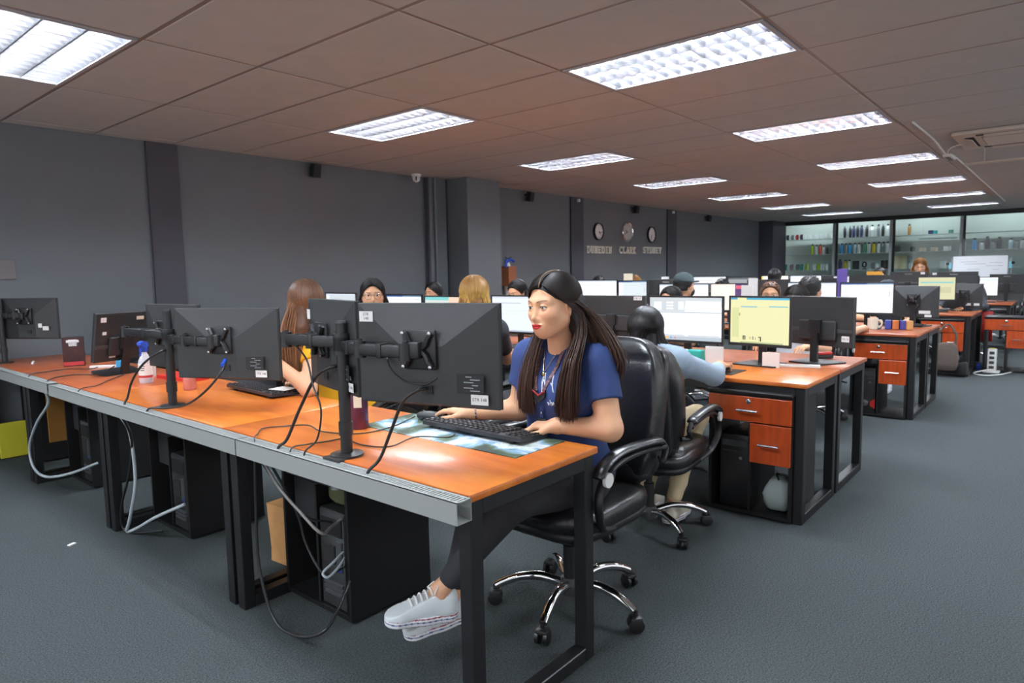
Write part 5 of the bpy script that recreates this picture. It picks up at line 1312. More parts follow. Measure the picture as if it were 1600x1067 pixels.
for k, y in enumerate((5.4, 4.1, 2.7, 1.2)):  # added lamps that brighten the shelves behind the glass
    t = thing('shelf_fill_lamp', ['long added fill lamp above the first glass bay', 'long added fill lamp above the second glass bay of tumblers', 'long added fill lamp above the third glass bay', 'long added fill lamp above the fourth glass bay, behind the whiteboard'][k], 'lamp', (18.53, y, 2.535), 0, 'added fill lamps over the display shelves')
    MB().box((0, 0, .0), (.08, 1.15, .03)).build('housing', 'fix_white', t); MB().cyl((0, -.55, -.028), (0, .55, -.028), .013, n=8).build('lamp_tube', emat('shelf_fill', (0.9, 0.96, 1.0, 1), 40.0) if 'shelf_fill' not in MATS else 'shelf_fill', t)
tg = tag(MB().rbox((18.60, 2.55, 1.98), (.1, .75, .03), .004).box((18.60, 2.25, 2.27), (.008, .008, .56)).box((18.60, 2.85, 2.27), (.008, .008, .56)).build('reflection_bar', 'shelf_grey'), 'pale bar shaped as a tube light reflection in the third glass bay', 'tray')  # solid bar in place of a tube light's reflection in the glass

# ---------------------------------------------------------------- more monitors in the far rows
G2 = 'monitors of the far rows'
def fm(lb, x, y0, y1, zt, **k): return front_mon(lb, x, y0, y1, zt, group=G2, **k)
def bm_(lb, x, y0, y1, zt, h=.31, yaw=0.0, **k):
    return monitor(lb, (x, (y0 + y1) / 2, zt - h / 2), yaw, w=abs(y1 - y0), h=h, stand=True, group=G2, **k)
fm('white screen above the wide black monitor back, right of the navy woman\'s hair', 7.12, 4.30, 4.92, 1.24, bg=(248, 250, 255))
fm('pale grey-blue screen right of the white one, third row', 7.12, 3.89, 4.29, 1.23, bg=(212, 222, 228), ui=UI_SHEET)
bm_('black monitor back with pale maker\'s lettering, third row behind the denim-shirted woman', 7.55, 3.62, 4.10, 1.235, flat=True, logo='ViewSonic')
fm('white screen behind the capped man with the mask', 7.12, 3.12, 3.74, 1.19, bg=(255, 246, 240))
fm('beige screen with a purple picture at its right edge', 7.12, 2.70, 3.11, 1.19, bg=(250, 234, 222), ui=[(.70, 1, 0, 1, (86, 56, 112)), (.72, .98, .82, .95, (220, 90, 110)), (.78, .9, .2, .35, (170, 150, 190))])
fm('white screen just right of the dark-haired man', 7.12, 1.80, 2.28, 1.20, bg=(250, 250, 255))
fm('large white spreadsheet screen left of the monitor back with two stickers', 7.12, 1.30, 1.775, 1.195, ui=UI_SHEET, bg=(242, 242, 248))
bm_('black monitor back with two white stickers at the aisle end of the third row', 7.62, 1.00, 1.42, 1.145, vesa=True, labels=[(-.10, -.10, .10, .03, 'w'), (-.13, -.135, .06, .025, 'w')], yaw=-.12)
bm_('black monitor back with a white letter mark, third row behind the yellow screen', 7.62, 2.42, 2.88, 1.22, flat=True, labels=[(-.04, .06, .07, .05, 'kN'), (.1, -.06, .04, .02, 'w')])
fm('white screen in the fourth row right of the capped man', 10.1, 4.15, 4.70, 1.24, bg=(246, 244, 248))
fm('grey screen in the fourth row with a green-edged note', 10.1, 3.68, 4.13, 1.225, bg=(150, 156, 160), ui=[(0, 1, .9, 1, (90, 96, 100)), (.7, .95, .1, .9, (220, 226, 226)), (.05, .6, .2, .6, (190, 196, 198))])
fm('white screen with a yellow edge beside the far short-haired person', 10.1, 3.21, 3.62, 1.24, bg=(252, 248, 236), ui=[(.0, .06, 0, 1, (240, 210, 90))])
fm('white screen in the fourth row left of the purple panel', 10.1, 2.76, 3.20, 1.24, bg=(250, 250, 252))
fm('cream screen with a small green figure on the fourth row, right side', 10.1, 1.16, 1.58, 1.20, bg=(206, 204, 164), ui=[(.05, .95, .74, .80, (120, 190, 190)), (.3, .42, .38, .56, (70, 76, 50)), (.55, .9, .3, .55, (190, 188, 150))], yaw=PI + .12)
tag(MB().rbox((10.0, 2.47, 1.036), (.02, .13, .57), .003).build('purple_panel', mat('purple_card', rgb(92, 76, 150), 0.5)), 'upright purple panel in the middle of the far rows', 'panel')
bm_('dark monitor back in the fourth row under the orange packet', 10.72, 2.07, 2.55, 1.222, flat=True)
bm_('black monitor back with maker\'s lettering in front of the golden-haired woman', 10.72, 1.56, 2.02, 1.265, flat=True, logo='ViewSonic', labels=[(-.17, .13, .05, .03, 'w')])
bm_('wide black monitor back with lettering below the whiteboard', 10.72, .99, 1.53, 1.255, flat=True, logo='ViewSonic', labels=[(.22, .13, .05, .03, 'w')])
bm_('lower black monitor back in front of the jacket wearer', 10.45, .90, 1.30, 1.10, vesa=True, labels=[(-.05, -.11, .06, .03, 'w'), (-.14, -.11, .06, .03, 'w')], yaw=-.1)
bm_('dark monitor back in the fourth row left of the orange-topped object', 10.72, 2.62, 3.10, 1.185, flat=True)
bm_('dark monitor back in the fourth row behind the purple panel', 10.72, 3.14, 3.62, 1.185, flat=True)
fm('white screen right of the jacket wearer at the fifth row', 12.95, .93, 1.26, 1.15, bg=(246, 248, 255), ui=[(0, 1, .86, .9, (170, 210, 230)), (0, .06, 0, .2, (90, 80, 200))])
bm_('black monitor back behind the fifth row white screen', 13.35, .62, 1.08, 1.185, flat=True, logo='ViewSonic')
bm_('black monitor back in the fifth row far middle', 13.4, 3.3, 3.8, 1.19, flat=True); bm_('black monitor back in the fifth row beside the glass wall corner', 13.4, 2.5, 3.0, 1.19, flat=True)
fm('white screen far off in the fifth row beneath the shelves', 12.95, 3.75, 4.2, 1.19); fm('grey-white screen far off in the fifth row under the first glass bay', 12.95, 2.9, 3.35, 1.19, bg=(225, 228, 230))
# ---------------------------------------------------------------- walls: clocks, lettering, cameras, extinguisher
def clock(lb, x, z, r, rim, hh, mm_):
    t = thing('wall_clock', lb, 'clock', (x, YW - .002, z), 0, 'world clocks on the wall')
    Rx = Matrix.Rotation(PI / 2, 3, 'X')
    MB().lathe([(r, .0), (r, .03), (r * .95, .042), (r * .86, .034), (r * .86, .02)], (0, 0, 0), 32, Rx).build('rim', rim, t, True)
    MB().lathe([(r * .88, .0), (r * .88, .022)], (0, 0, 0), 28, Rx).build('dial', 'paper' if rim != 'chrome' else mat('dial_silver', rgb(190, 192, 190), 0.4), t, True)
    for i in range(12):
        a = i * PI / 6; MB().box((math.sin(a) * r * .74, -.023, math.cos(a) * r * .74), (.008 if i % 3 else .014, .002, r * .12), (0, a, 0)).build('hour_mark', 'ink', t)
    for a, L, w in ((hh, r * .45, .012), (mm_, r * .66, .008)):
        MB().box((math.sin(a) * L / 2, -.026, math.cos(a) * L / 2), (w, .002, L), (0, a, 0)).build('hand', 'rubber', t)
clock('black-rimmed round wall clock above DUNEDIN', 9.82, 2.025, .150, 'black_plastic', 2.3, 1.8)
clock('silver-rimmed larger wall clock above CLARK', 10.78, 2.045, .185, 'chrome', 5.2, 4.4)
clock('black-rimmed wall clock above SYDNEY', 11.69, 2.030, .155, 'black_plastic', 3.5, 3.3)
GL = {'D': '#####.. .#...#. .#....# .#....# .#....# .#...#. #####..', 'U': '###.### .#...#. .#...#. .#...#. .#...#. .#...#. ..###..', 'N': '##..### .##..#. .#.#.#. .#.#.#. .#..##. .#..##. ###..#.', 'E': '######. .#...#. .#..... .####.. .#..... .#...#. ######.',
      'I': '.#####. ...#... ...#... ...#... ...#... ...#... .#####.', 'C': '..###.. .#...#. #...... #...... #...... .#...#. ..###..', 'L': '####... .#..... .#..... .#..... .#..... .#...#. ######.', 'A': '..##... ...#... ..#.#.. ..#.#.. .#####. .#...#. ##...##',
      'R': '#####.. .#...#. .#...#. .####.. .#.#... .#..#.. ###..##', 'K': '###.##. .#..#.. .#.#... .##.... .#.#... .#..#.. ###.###', 'S': '.###.#. #...##. #...... .####.. .....#. ##...#. #.###..', 'Y': '###.### .#...#. ..#.#.. ..#.#.. ...#... ...#... ..###..'}
mat('letter_cream', rgb(240, 240, 226), 0.6)
def lettering(word, lb, x0, x1, zc, h):
    t = thing('wall_lettering', lb, 'lettering', (x0, YW - .001, zc)); n = len(word); p = (x1 - x0) / n; cw = p * .86 / 7; chh = h / 7
    for i, c in enumerate(word):
        m = MB()
        for r, row in enumerate(GL[c].split()):
            k = 0
            while k < 7:
                if row[k] == '#':
                    e = k
                    while e < 7 and row[e] == '#': e += 1
                    m.box((i * p + (k + e) / 2 * cw, -.009, (3 - r) * chh), ((e - k) * cw + cw * .45, .018, chh * 1.02)); k = e
                else: k += 1
        m.build('letter', 'letter_cream', t)
lettering('DUNEDIN', 'cream slab letters reading DUNEDIN under the left clock', 9.47, 10.27, 1.715, .125)
lettering('CLARK', 'cream slab letters reading CLARK under the silver clock', 10.52, 11.12, 1.722, .125)
lettering('SYDNEY', 'cream slab letters reading SYDNEY under the right clock', 11.38, 12.13, 1.735, .125)
for x, lb in ((4.21, 'small black wall speaker high on the wall, nearest of the four'), (7.86, 'small black wall speaker right of the grey column'), (10.98, 'small black wall speaker above the silver clock'), (14.15, 'small black wall speaker, last before the corner column')):
    t = thing('wall_speaker', lb, 'speaker', (x, YW, 2.46), 0, 'small wall speakers')
    MB().rbox((0, -.09, .0), (.09, .09, .14), .01, (.2, 0, 0)).build('cabinet', 'black_plastic', t, True); MB().box((0, -.03, .03), (.03, .06, .03)).build('bracket', 'black_plastic', t); MB().box((0, -.137, -.012), (.07, .004, .11), (.2, 0, 0)).build('grille', 'rubber', t)
t = thing('dome_camera', 'white dome security camera under the ceiling near the column', 'camera', (5.57, 6.16, ZC))
MB().lathe([(.06, 0), (.06, -.02), (.05, -.03)], (0, 0, 0), 20).build('base', 'white_plastic', t, True); MB().ball((0, 0, -.05), .047, 18, 12).build('ball_housing', 'white_plastic', t, 'all'); MB().lathe([(.026, 0), (.024, .012), (.012, .014)], (-.025, -.033, -.055), 14, Matrix.Rotation(2.5, 3, 'Z') @ Matrix.Rotation(PI / 2, 3, 'Y')).build('lens', 'rubber', t, True)
for x, y, lb in ((9.18, 6.27, 'tiny white sensor on the pilaster left of the clocks'), (12.54, 6.27, 'tiny white sensor on the pilaster right of the clocks'), (6.85, 5.98, 'tiny white sensor at the top of the column')):
    tag(MB().rbox((x, y, 2.50), (.04, .05, .05), .01).build('ceiling_sensor', 'white_plastic', None, True), lb, 'sensor', 'white sensors')
t = thing('fire_extinguisher', 'white cylinder with blue nozzle in a brown wooden wall bracket by the column', 'extinguisher', (7.30, YW - .10, 0))
MB().lathe([(.04, .95), (.045, .96), (.045, 1.46), (.03, 1.50)], (0, 0, 0), 16).build('cylinder', 'white_plastic', t, True)
MB().rbox((0, -.02, 1.30), (.17, .16, .28), .006).box((0, .07, 1.30), (.17, .05, .28)).build('wooden_bracket', mat('bracket_wood', rgb(150, 92, 56), 0.5), t)
MB().tube(smooth_path([(-.02, -.02, 1.50), (-.06, -.04, 1.53), (-.085, -.05, 1.48), (-.085, -.05, 1.42)], 4), .02, 8).tube([(.0, 0, 1.50), (.05, -.03, 1.54), (.10, -.04, 1.51)], .022, 8).build('blue_nozzle', 'blue_plastic', t, True)
MB().tube(smooth_path([(-.06, -.02, 1.57), (-.01, -.02, 1.55), (.07, -.02, 1.57)], 4), .008, 6).build('lever', 'rubber', t, True)
# ---------------------------------------------------------------- ceiling: cassette units, cable and hub
def cassette(lb, x, y):
    t = thing('air_conditioner', lb, 'air conditioner', (x, y, ZC), 0, 'ceiling cassette air conditioners')
    MB().rbox((0, 0, -.018), (1.02, .98, .036), .012).build('panel', mat('ac_beige', rgb(206, 196, 184), 0.45) if 'ac_beige' not in MATS else 'ac_beige', t, True)
    for k in range(15): MB().box((-.26 + .0371 * k, 0, -.041), (.010, .54, .014), (0, .5, 0)).build('grille_slat', 'ac_beige', t)
    MB().box((0, 0, -.0365), (.56, .56, .003)).build('grille_back', mat('ac_dark', rgb(110, 100, 90), 0.6) if 'ac_dark' not in MATS else 'ac_dark', t)
    for dx, dy, w, l in ((-.39, 0, .07, .62), (.39, 0, .07, .62), (0, -.37, .62, .07), (0, .37, .62, .07)):
        MB().box((dx, dy, -.037), (w, l, .003)).build('air_slot', 'rubber', t); MB().box((dx * 1.02, dy * 1.02, -.046), (w * .8, l * .8, .006), (.25 if dx == 0 else 0, .25 if dy == 0 else 0, 0)).build('vane', 'ac_beige', t)
    return t
cassette('ceiling cassette air conditioner at the right edge of the photo', 7.92, .46)
t = thing('air_deflector', 'pale hanging air deflector bar below the air conditioner', 'deflector', (8.55, .46, ZC))
MB().rbox((0, 0, -.16), (.10, 1.0, .018), .006).build('deflector_blade', 'ac_beige', t, True)
for s in (-1, 1): MB().tube(smooth_path([(-.05, s * .33, -.0), (-.03, s * .33, -.07), (0, s * .33, -.16)], 4), .006, 6).build('hanger', 'ac_beige', t, True)
t = thing('cable_hub', 'white cable joint strip hanging under the ceiling at right', 'cable hub', (8.25, 1.06, ZC - .11))
MB().rbox((0, 0, 0), (.34, .075, .028), .006).build('strip_body', 'white_plastic', t, True)
for k in range(4): MB().box((-.12 + .08 * k, 0, -.015), (.045, .04, .004)).build('socket', 'grey_plastic', t)
MB().tube(smooth_path([(-.15, 0, .01), (-.25, -.05, .06), (-.30, -.30, .10)], 4), .006, 6).build('cord', 'white_plastic', t, True)
tag(MB().tube(smooth_path([(6.6, 1.12, ZC - .01), (7.6, 1.11, ZC - .015), (8.2, 1.08, ZC - .09), (9.0, 1.10, ZC - .015), (12, 1.11, ZC - .012), (16, 1.12, ZC - .01)], 5), .009, 6).build('ceiling_cable', 'white_plastic', None, True), 'white cable running along the ceiling at right past the lights', 'cable')
# ---------------------------------------------------------------- whiteboard on a stand
t = thing('whiteboard', 'white mobile whiteboard on a stand before the glass wall', 'whiteboard', (15.5, 1.42, 0))
MB().box((0, 0, 1.20), (.018, .86, .62)).build('board', mat('white_gloss', rgb(232, 236, 242), 0.2), t)
f = MB()
for s in (-1, 1): f.box((0, s * .435, 1.20), (.024, .016, .64))
for s in (-1, 1): f.box((0, 0, 1.20 + s * .315), (.024, .88, .016))
f.build('frame', 'mullion', t)
for s in (-1, 1):
    MB().cyl((.02, s * .475, .05), (.02, s * .475, 1.46), .016, n=10).box((.02, s * .475, .04), (.5, .04, .03)).build('post', 'mullion', t, True)
    MB().rbox((.0, s * .47, 1.33), (.05, .05, .12), .01).build('clamp', mat('pale_blue', rgb(130, 196, 214), 0.5) if s < 0 else 'pale_blue', t)
    MB().ball((-.03, s * .51, 1.37), .028, 10, 8).build('knob', 'rubber', t, 'all')
for k, (y0, y1, z) in enumerate([(.3, .05, 1.40), (.25, -.1, 1.36), (-.15, -.35, 1.38), (-.1, -.36, 1.32), (.2, .0, 1.26), (-.2, -.3, 1.25)]):
    MB().box((-.0105, (y0 + y1) / 2, z), (.001, abs(y0 - y1), .006)).build('marker_line', mat('marker_grey', rgb(150, 156, 166), 0.6) if k == 0 else 'marker_grey', t)
# ---------------------------------------------------------------- computers, bags and oddments under and on the desks
def tower(lb, loc, rz, style=0):
    """front faces local -X"""
    t = thing('computer_tower', lb, 'computer', loc, rz, 'desktop computer towers')
    MB().rbox((.18, 0, .20), (.35, .165, .40), .006).build('case', 'black_plastic', t, True)
    f = MB().rbox((-.004, 0, .20), (.022, .168, .405), .008).build('front_panel', 'rubber' if style else 'black_plastic', t, True)
    MB().box((-.017, 0, .355), (.004, .14, .035)).build('drive_bay', 'grey_plastic', f); MB().box((-.016, 0, .31), (.003, .14, .004)).build('trim_line', 'grey_plastic', f)
    MB().lathe([(.011, 0), (.010, .004), (.003, .004)], (0, 0, 0), 12).build('power_button', 'steel', f, True).matrix_local = Matrix.Translation((-.015, -.035, .275)) @ Matrix.Rotation(-PI / 2, 4, 'Y')
    b = MB().box((.356, 0, .20), (.003, .155, .385)).build('rear_plate', 'steel', t)
    for k, (y, z, w, h, m) in enumerate([(0, .335, .13, .07, 'black_plastic'), (.045, .22, .035, .12, 'grey_plastic'), (.05, .17, .02, .02, 'blue_plastic'), (-.02, .22, .07, .075, 'rubber'), (0, .08, .12, .012, 'grey_plastic'), (0, .06, .12, .012, 'grey_plastic'), (0, .10, .12, .012, 'grey_plastic')]):
        MB().box((.359, y, z), (.006, w, h)).build('rear_socket', m, b)
    if style:
        for s in (-1, 1): MB().prism([(s * .084, .04), (s * .084, .13), (s * .045, .10), (s * .045, .06)], 0, -.022, -.012).build('red_vent', 'red_plastic', f)
        MB().lathe([(.030, 0), (.030, .006), (.010, .010)], (0, 0, 0), 18).build('round_badge', 'steel', f, True).matrix_local = Matrix.Translation((-.015, 0, .085)) @ Matrix.Rotation(-PI / 2, 4, 'Y')
    return t
pcA = tower('black computer tower with its metal rear showing under the nearest desk', (AX - .05, 2.19, .03), PI)
dup(pcA, 'black computer tower under the desk with the spray bottle', (AX - .05, 3.545, .03), PI); dup(pcA, 'black computer tower under the third front-row desk', (AX - .05, 4.915, .03), PI); dup(pcA, 'black computer tower with grey rear at the far left edge', (AX - .03, 5.93, .03), PI)
dup(pcA, 'black computer tower in the pedestal beside the denim-shirted woman', (BX + .04, 1.40, .03), 0)
tower('black gaming tower with red side vents and round silver badge', (CX + .02, 1.415, .03), 0, 1)
def bag_mesh(name, dims, m, parent=None, seed=1, pinch=.35, e=.55, k=18):
    rs = np.random.RandomState(seed); ph = rs.rand(6) * 6
    b = MB(); w, d, h = dims
    def df(p):
        u = p.z / h + .5; q = 1 - pinch * max(0, u - .55) / .45
        wob = 1 + .05 * math.sin(p.x * 60 + ph[0]) * math.sin(p.z * 45 + ph[1]) + .04 * math.sin(math.atan2(p.y, p.x) * 7 + ph[2] + p.z * 20)
        return (p.x * q * wob, p.y * q * wob, p.z)
    sball(b, (0, 0, h / 2), (w / 2, d / 2, h / 2), (e, e), 36, k, None, df)
    return b.build(name, m, parent, 'all')
mat('bag_grey', rgb(150, 162, 160), 0.8, bump=.4, scale=14); mat('kraft', rgb(196, 146, 92), 0.8, bump=.5, scale=12, noise=.08); mat('olive', rgb(92, 98, 66), 0.85, bump=.4, scale=14); mat('bag_brown', rgb(92, 80, 74), 0.85, bump=.4, scale=14)
t = thing('drawstring_bag', 'small pale grey drawstring bag inside the near pedestal', 'bag', (BX + .13, 1.185, .031)); bag_mesh('pouch', (.20, .15, .19), 'bag_grey', t, 3, .5)
MB().tube(smooth_path([(-.05, -.01, .17), (-.03, .01, .20), (0, .0, .185)], 4), .005, 6).build('drawstring', 'rubber', t, True)
t = thing('paper_bag', 'brown kraft paper bag standing under the nearest desk row', 'bag', (1.60, 2.68, .052), .1)
m = MB(); rs = np.random.RandomState(5)
pr = [(-.06, -.09), (.06, -.09), (.06, .09), (-.06, .09)]; lv = [0, .06, .13, .20, .27]
vs = [(x * (1 + .06 * rs.randn()), y * (1 + .05 * rs.randn()), z) for z in lv for x, y in pr]
m.add(vs, [(i * 4 + k, i * 4 + (k + 1) % 4, i * 4 + 4 + (k + 1) % 4, i * 4 + 4 + k) for i in range(4) for k in range(4)] + [(3, 2, 1, 0)]); m.build('bag_body', 'kraft', t)
MB().prism([(-.062, -.095), (.062, -.095), (.062, .095), (-.062, .095)], 2, .262, .268).build('folded_top', 'kraft', t)
t = thing('olive_bag', 'olive green cloth bag lying on the computer under the nearest desk', 'bag', (1.62, 2.20, .432)); bag_mesh('cloth_body', (.24, .17, .14), 'olive', t, 6, .3)
t = thing('shoulder_bag', 'brown cloth shoulder bag hanging in front of the fourth row pedestal', 'bag', (9.46, 1.15, .08)); bag_mesh('bag_body', (.10, .24, .34), 'bag_brown', t, 8, .15, .45)
MB().tube(smooth_path([(0, -.09, .31), (0, -.085, .45), (0, -.0, .56), (0, .085, .45), (0, .09, .31)], 6), .012, 8, True, .4).build('strap', 'bag_brown', t, True)
t = thing('power_strip_tower', 'white upright power socket tower on the carpet at right', 'power tower', (10.17, .755, 0))
MB().rbox((0, 0, .012), (.17, .17, .024), .01).build('foot', 'white_plastic', t, True); MB().rbox((0, 0, .16), (.09, .095, .28), .012).build('column_body', 'white_plastic', t, True)
for k in range(4): MB().box((-.046, 0, .07 + .06 * k), (.004, .05, .034)).build('socket', 'grey_plastic', t)
MB().box((0, 0, .303), (.05, .05, .008)).build('yellow_cap', mat('yellow_plastic', rgb(220, 196, 60), 0.4), t)
def cable(lb, pts, r=.004, m='cable_black', k=6, grp=None, name='cable'):
    return tag(MB().tube(smooth_path(pts, k), r, 7).build(name, m, None, 'all'), lb, 'cable', grp)
cable('white cable on the carpet around the power tower', [(10.10, .76, .05), (9.95, .92, .008), (9.80, .80, .008), (9.95, .66, .008), (10.3, .55, .008), (10.5, .45, .03)], .008, 'white_plastic')
tag(MB().rbox((9.61, 1.0, .10), (.16, .11, .16), .02).build('dark_pouch', 'rubber', None, True), 'small dark pouch at the foot of the fourth row pedestal', 'pouch')
tag(MB().rbox((10.35, .90, .045), (.03, .05, .09), .01).build('blue_sachet', 'blue_plastic', None, True), 'small bright blue packet on the floor behind the power tower', 'packet').location = (0, 0, 0)
tag(MB().rbox((10.9, .97, .52), (.03, .30, .40), .008).build('red_chair_back', 'red_plastic', None, True), 'red plastic board behind the far right pedestal', 'board')
# cables on and below the front row
cable('thin black mouse cable winding to the duct', [(1.80, 2.045, .765), (1.64, 2.008, .755), (1.50, 2.025, .755), (1.44, 2.168, .755), (1.47, 2.307, .755), (1.40, 2.372, .755), (1.33, 2.40, .756), (1.262, 2.32, .758), (1.222, 2.27, .758), (1.215, 2.25, .70)], .0026)
cable('thin black keyboard cable winding from the keyboard to the arm', [(1.72, 1.72, .768), (1.66, 1.706, .756), (1.594, 1.811, .755), (1.45, 1.78, .755), (1.405, 1.87, .755), (1.42, 2.0, .755), (1.36, 2.02, .755), (1.29, 2.03, .758), (1.225, 2.03, .757), (1.215, 2.03, .70)], .0026)
cable('thick black video cable from the large near monitor down to the duct', [(1.335, 1.46, 1.005), (1.30, 1.47, 1.00), (1.275, 1.50, .97), (1.265, 1.545, .88), (1.25, 1.585, .79), (1.225, 1.612, .75), (1.22, 1.615, .70)], .0052)
cable('thin grey power lead looping below the near arm', [(1.31, 1.61, 1.095), (1.295, 1.575, 1.06), (1.30, 1.53, 1.03), (1.315, 1.50, 1.02), (1.325, 1.45, 1.02), (1.33, 1.41, 1.04)], .0032)
cable('thick black cable from the hidden near monitor to the duct', [(1.37, 1.93, 1.03), (1.31, 1.87, 1.045), (1.28, 1.94, 1.01), (1.265, 2.03, .89), (1.24, 2.08, .78), (1.22, 2.105, .75), (1.22, 2.11, .70)], .0058)
cable('thin black lead hanging from the near arm\'s left branch', [(1.285, 2.08, 1.11), (1.275, 1.99, 1.06), (1.265, 1.945, .98), (1.262, 1.90, .90), (1.255, 1.92, .80), (1.225, 1.95, .757), (1.222, 1.95, .70)], .0032)
cable('black cable with blue plug from the second monitor to its arm', [(1.395, 2.79, .99), (1.33, 2.70, .96), (1.29, 2.76, .88), (1.28, 2.93, .80), (1.27, 3.12, .762), (1.222, 3.2, .757), (1.22, 3.2, .70)], .005)
cable('black cable with red plug behind the spray bottle to the duct', [(1.38, 3.30, 1.0), (1.30, 3.20, 1.015), (1.265, 3.33, .95), (1.25, 3.44, .86), (1.235, 3.47, .78), (1.222, 3.475, .75), (1.22, 3.475, .70)], .0055)
tag(MB().cyl((1.385, 2.78, .992), (1.345, 2.73, .978), .008, n=8).build('video_plug', 'blue_plastic', None, True), 'blue video plug below the second monitor', 'plug')
tag(MB().cyl((1.36, 3.28, 1.008), (1.33, 3.24, 1.014), .008, n=8).build('video_plug', 'red_plastic', None, True), 'red plug behind the spray bottle', 'plug')
cable('black wires tangled on the third front desk behind the boxed item', [(1.215, 4.95, .70), (1.225, 5.0, .758), (1.35, 5.12, .756), (1.48, 5.15, .756), (1.58, 5.02, .756), (1.66, 5.12, .756)], .003)
cable('black wires running from the duct joint to the tilted monitor', [(1.215, 4.62, .70), (1.235, 4.66, .758), (1.40, 4.80, .756), (1.52, 4.70, .756), (1.60, 4.66, .80)], .0036)
cable('thin black wire near the edge of the third front desk', [(1.215, 4.1, .70), (1.225, 4.1, .757), (1.33, 4.18, .756), (1.45, 4.34, .756), (1.60, 4.52, .757)], .003)
cable('pale grey hose hanging from the duct at far left, looping to the floor', [(1.22, 4.70, .70), (1.25, 4.76, .604), (1.25, 5.03, .449), (1.25, 5.24, .265), (1.25, 5.20, .13), (1.26, 4.98, .10), (1.32, 4.70, .16), (1.46, 4.66, .20)], .0085, 'cable_grey')
cable('pale grey hose below the second arm, curling on the floor', [(1.22, 3.58, .70), (1.27, 3.585, .60), (1.28, 3.575, .45), (1.285, 3.60, .30), (1.29, 3.72, .10), (1.30, 3.80, .012), (1.32, 3.70, .05), (1.34, 3.52, .14), (1.42, 3.36, .22)], .0085, 'cable_grey')
cable('dark cable beside the second grey hose reaching the floor', [(1.22, 3.54, .70), (1.27, 3.56, .55), (1.28, 3.66, .35), (1.29, 3.82, .15), (1.30, 3.86, .02), (1.32, 3.75, .01), (1.38, 3.55, .05)], .006)
cable('long black cable looping down to the carpet below the nearest desk', [(1.235, 2.295, .70), (1.245, 2.33, .485), (1.24, 2.325, .26), (1.24, 2.24, .07), (1.24, 2.08, .055), (1.27, 1.95, .11), (1.40, 2.02, .16), (1.50, 2.10, .19)], .006)
cable('grey cable sagging to the computer under the nearest desk', [(1.235, 2.27, .70), (1.29, 2.24, .563), (1.30, 2.12, .491), (1.31, 2.01, .435), (1.40, 2.08, .41), (1.525, 2.16, .40)], .006, mat('cable_mid', rgb(130, 126, 124), 0.5))
cable('thin black cable sagging beside the grey one', [(1.235, 2.29, .70), (1.29, 2.30, .60), (1.30, 2.20, .52), (1.33, 2.12, .46), (1.42, 2.10, .42)], .004)
cable('black cable dropping to the lower sockets of the nearest computer', [(1.235, 2.22, .70), (1.34, 2.21, .46), (1.36, 2.19, .335), (1.37, 2.10, .237), (1.44, 2.10, .225), (1.53, 2.16, .21)], .005)
cable('short pale cable loop at the nearest computer\'s rear', [(1.525, 2.15, .28), (1.42, 2.10, .265), (1.37, 2.10, .24), (1.38, 2.08, .225), (1.45, 2.10, .245), (1.525, 2.15, .27)], .005, 'cable_grey')
tag(MB().box((1.06, 3.86, .004), (.035, .02, .006), (0, 0, .4)).build('paper_scrap', 'paper'), 'tiny white scrap lying on the carpet at left', 'scrap')
tag(MB().rbox((1.40, 6.20, .14), (.22, .03, .27), .004).build('yellow_folder', mat('folder_yellow', rgb(206, 200, 50), 0.6)), 'yellow folder standing under the desk at the far left edge', 'folder')
tag(MB().box((1.66, 5.32, .42), (.42, .02, .45)).build('brown_board', mat('board_brown', rgb(150, 104, 40), 0.7)), 'brown board standing under the third front-row desk', 'board').location = (0, .25, 0)
# small things on the second and third rows
def smallbox(lb, name, cat, c, d, m, rz=0):
    o = MB().rbox((0, 0, d[2] / 2), d, min(d) * .12).build(name, m); o.location = c; o.rotation_euler = (0, 0, rz); return tag(o, lb, cat)
smallbox('turquoise box under the white toolbar screen', 'turquoise_box', 'box', (3.98, 1.83, .7505), (.06, .10, .085), mat('turquoise', rgb(40, 170, 160), 0.5))
smallbox('white note left of the turquoise box', 'paper_note', 'note', (3.95, 1.90, .7505), (.012, .06, .09), 'paper')
smallbox('large white paper standing right of the turquoise box', 'paper_sheet', 'paper', (3.92, 1.68, .7505), (.012, .11, .12), 'paper', .1)
smallbox('white paper standing under the pale yellow screen', 'paper_sheet', 'paper', (4.03, 1.375, .7505), (.012, .10, .09), 'paper')
smallbox('white card at the left under the toolbar screen', 'paper_card', 'card', (3.95, 2.08, .7505), (.012, .09, .075), 'paper')
smallbox('white tray lying between the yellow screen and the monitor stand', 'flat_tray', 'tray', (4.14, 1.26, .7505), (.06, .26, .014), 'paper', .3)
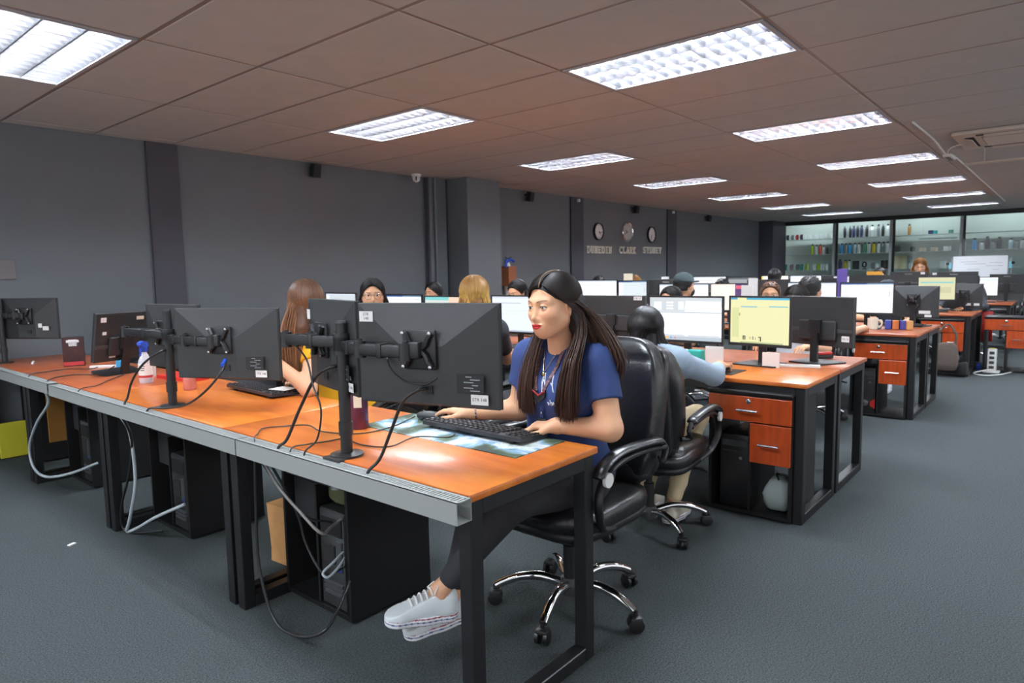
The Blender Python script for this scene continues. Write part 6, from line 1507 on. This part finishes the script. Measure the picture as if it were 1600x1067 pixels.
t = thing('stapler', 'red and black stapler beside the plain monitor back', 'stapler', (4.62, 1.24, .7505), .9); MB().rbox((0, 0, .012), (.045, .12, .022), .004).build('base', 'rubber', t, True); MB().rbox((0, 0, .034), (.035, .12, .018), .006).build('top', 'red_plastic', t, True)
t = thing('mug', 'white mug with a pale handle on the third row desk', 'mug', (7.05, 1.46, .7505), -1.2)
MB().lathe([(.040, 0), (.044, .004), (.046, .105), (.041, .105), (.038, .012)], (0, 0, 0), 20).build('mug_body', mat('mug_cream', rgb(224, 218, 200), 0.3), t, True); MB().tube(smooth_path([(.044, 0, .085), (.075, 0, .08), (.072, 0, .035), (.042, 0, .025)], 4), .007, 8).build('handle', 'mug_cream', t, True)
for k, (y, c) in enumerate(((1.34, (60, 70, 150)), (1.28, (190, 110, 60)), (1.22, (60, 60, 140)), (1.17, (200, 150, 90)))):
    nm = 'snack_%d' % k; smallbox(['blue snack packet right of the mug', 'orange snack packet second from the mug', 'navy snack packet third from the mug', 'tan snack packet furthest from the mug'][k], 'snack_packet', 'packet', (7.12, y, .7505), (.05, .055, .085), mat(nm, rgb(*c), 0.4), .2 * k)
smallbox('white phone-like block left of the mug', 'white_block', 'block', (7.0, 1.70, .7505), (.05, .12, .07), 'paper')
for k, (x, y, z, d, lb) in enumerate([(7.55, 4.40, 1.21, (.01, .13, .10), 'white note with yellow print standing behind the pale screen'), (7.55, 3.88, 1.215, (.01, .10, .05), 'small grey note on the lettered monitor back')]):
    o = smallbox(lb, 'paper_note', 'note', (x, y, .7505), (.012, d[1], z + d[2] - .75), 'tape' if k == 0 else 'paper')
smallbox('tall white sheet propped right of the purple-edged screen', 'paper_sheet', 'paper', (7.02, 2.66, .7505), (.012, .12, .42), 'paper')
smallbox('second white sheet behind the purple-edged screen', 'paper_sheet', 'paper', (7.3, 2.70, .7505), (.012, .10, .49), 'paper')
smallbox('orange packet on top of the far dark monitor', 'orange_packet', 'packet', (10.71, 2.22, 1.2225), (.02, .20, .05), mat('orange_card', rgb(226, 170, 60), 0.5))
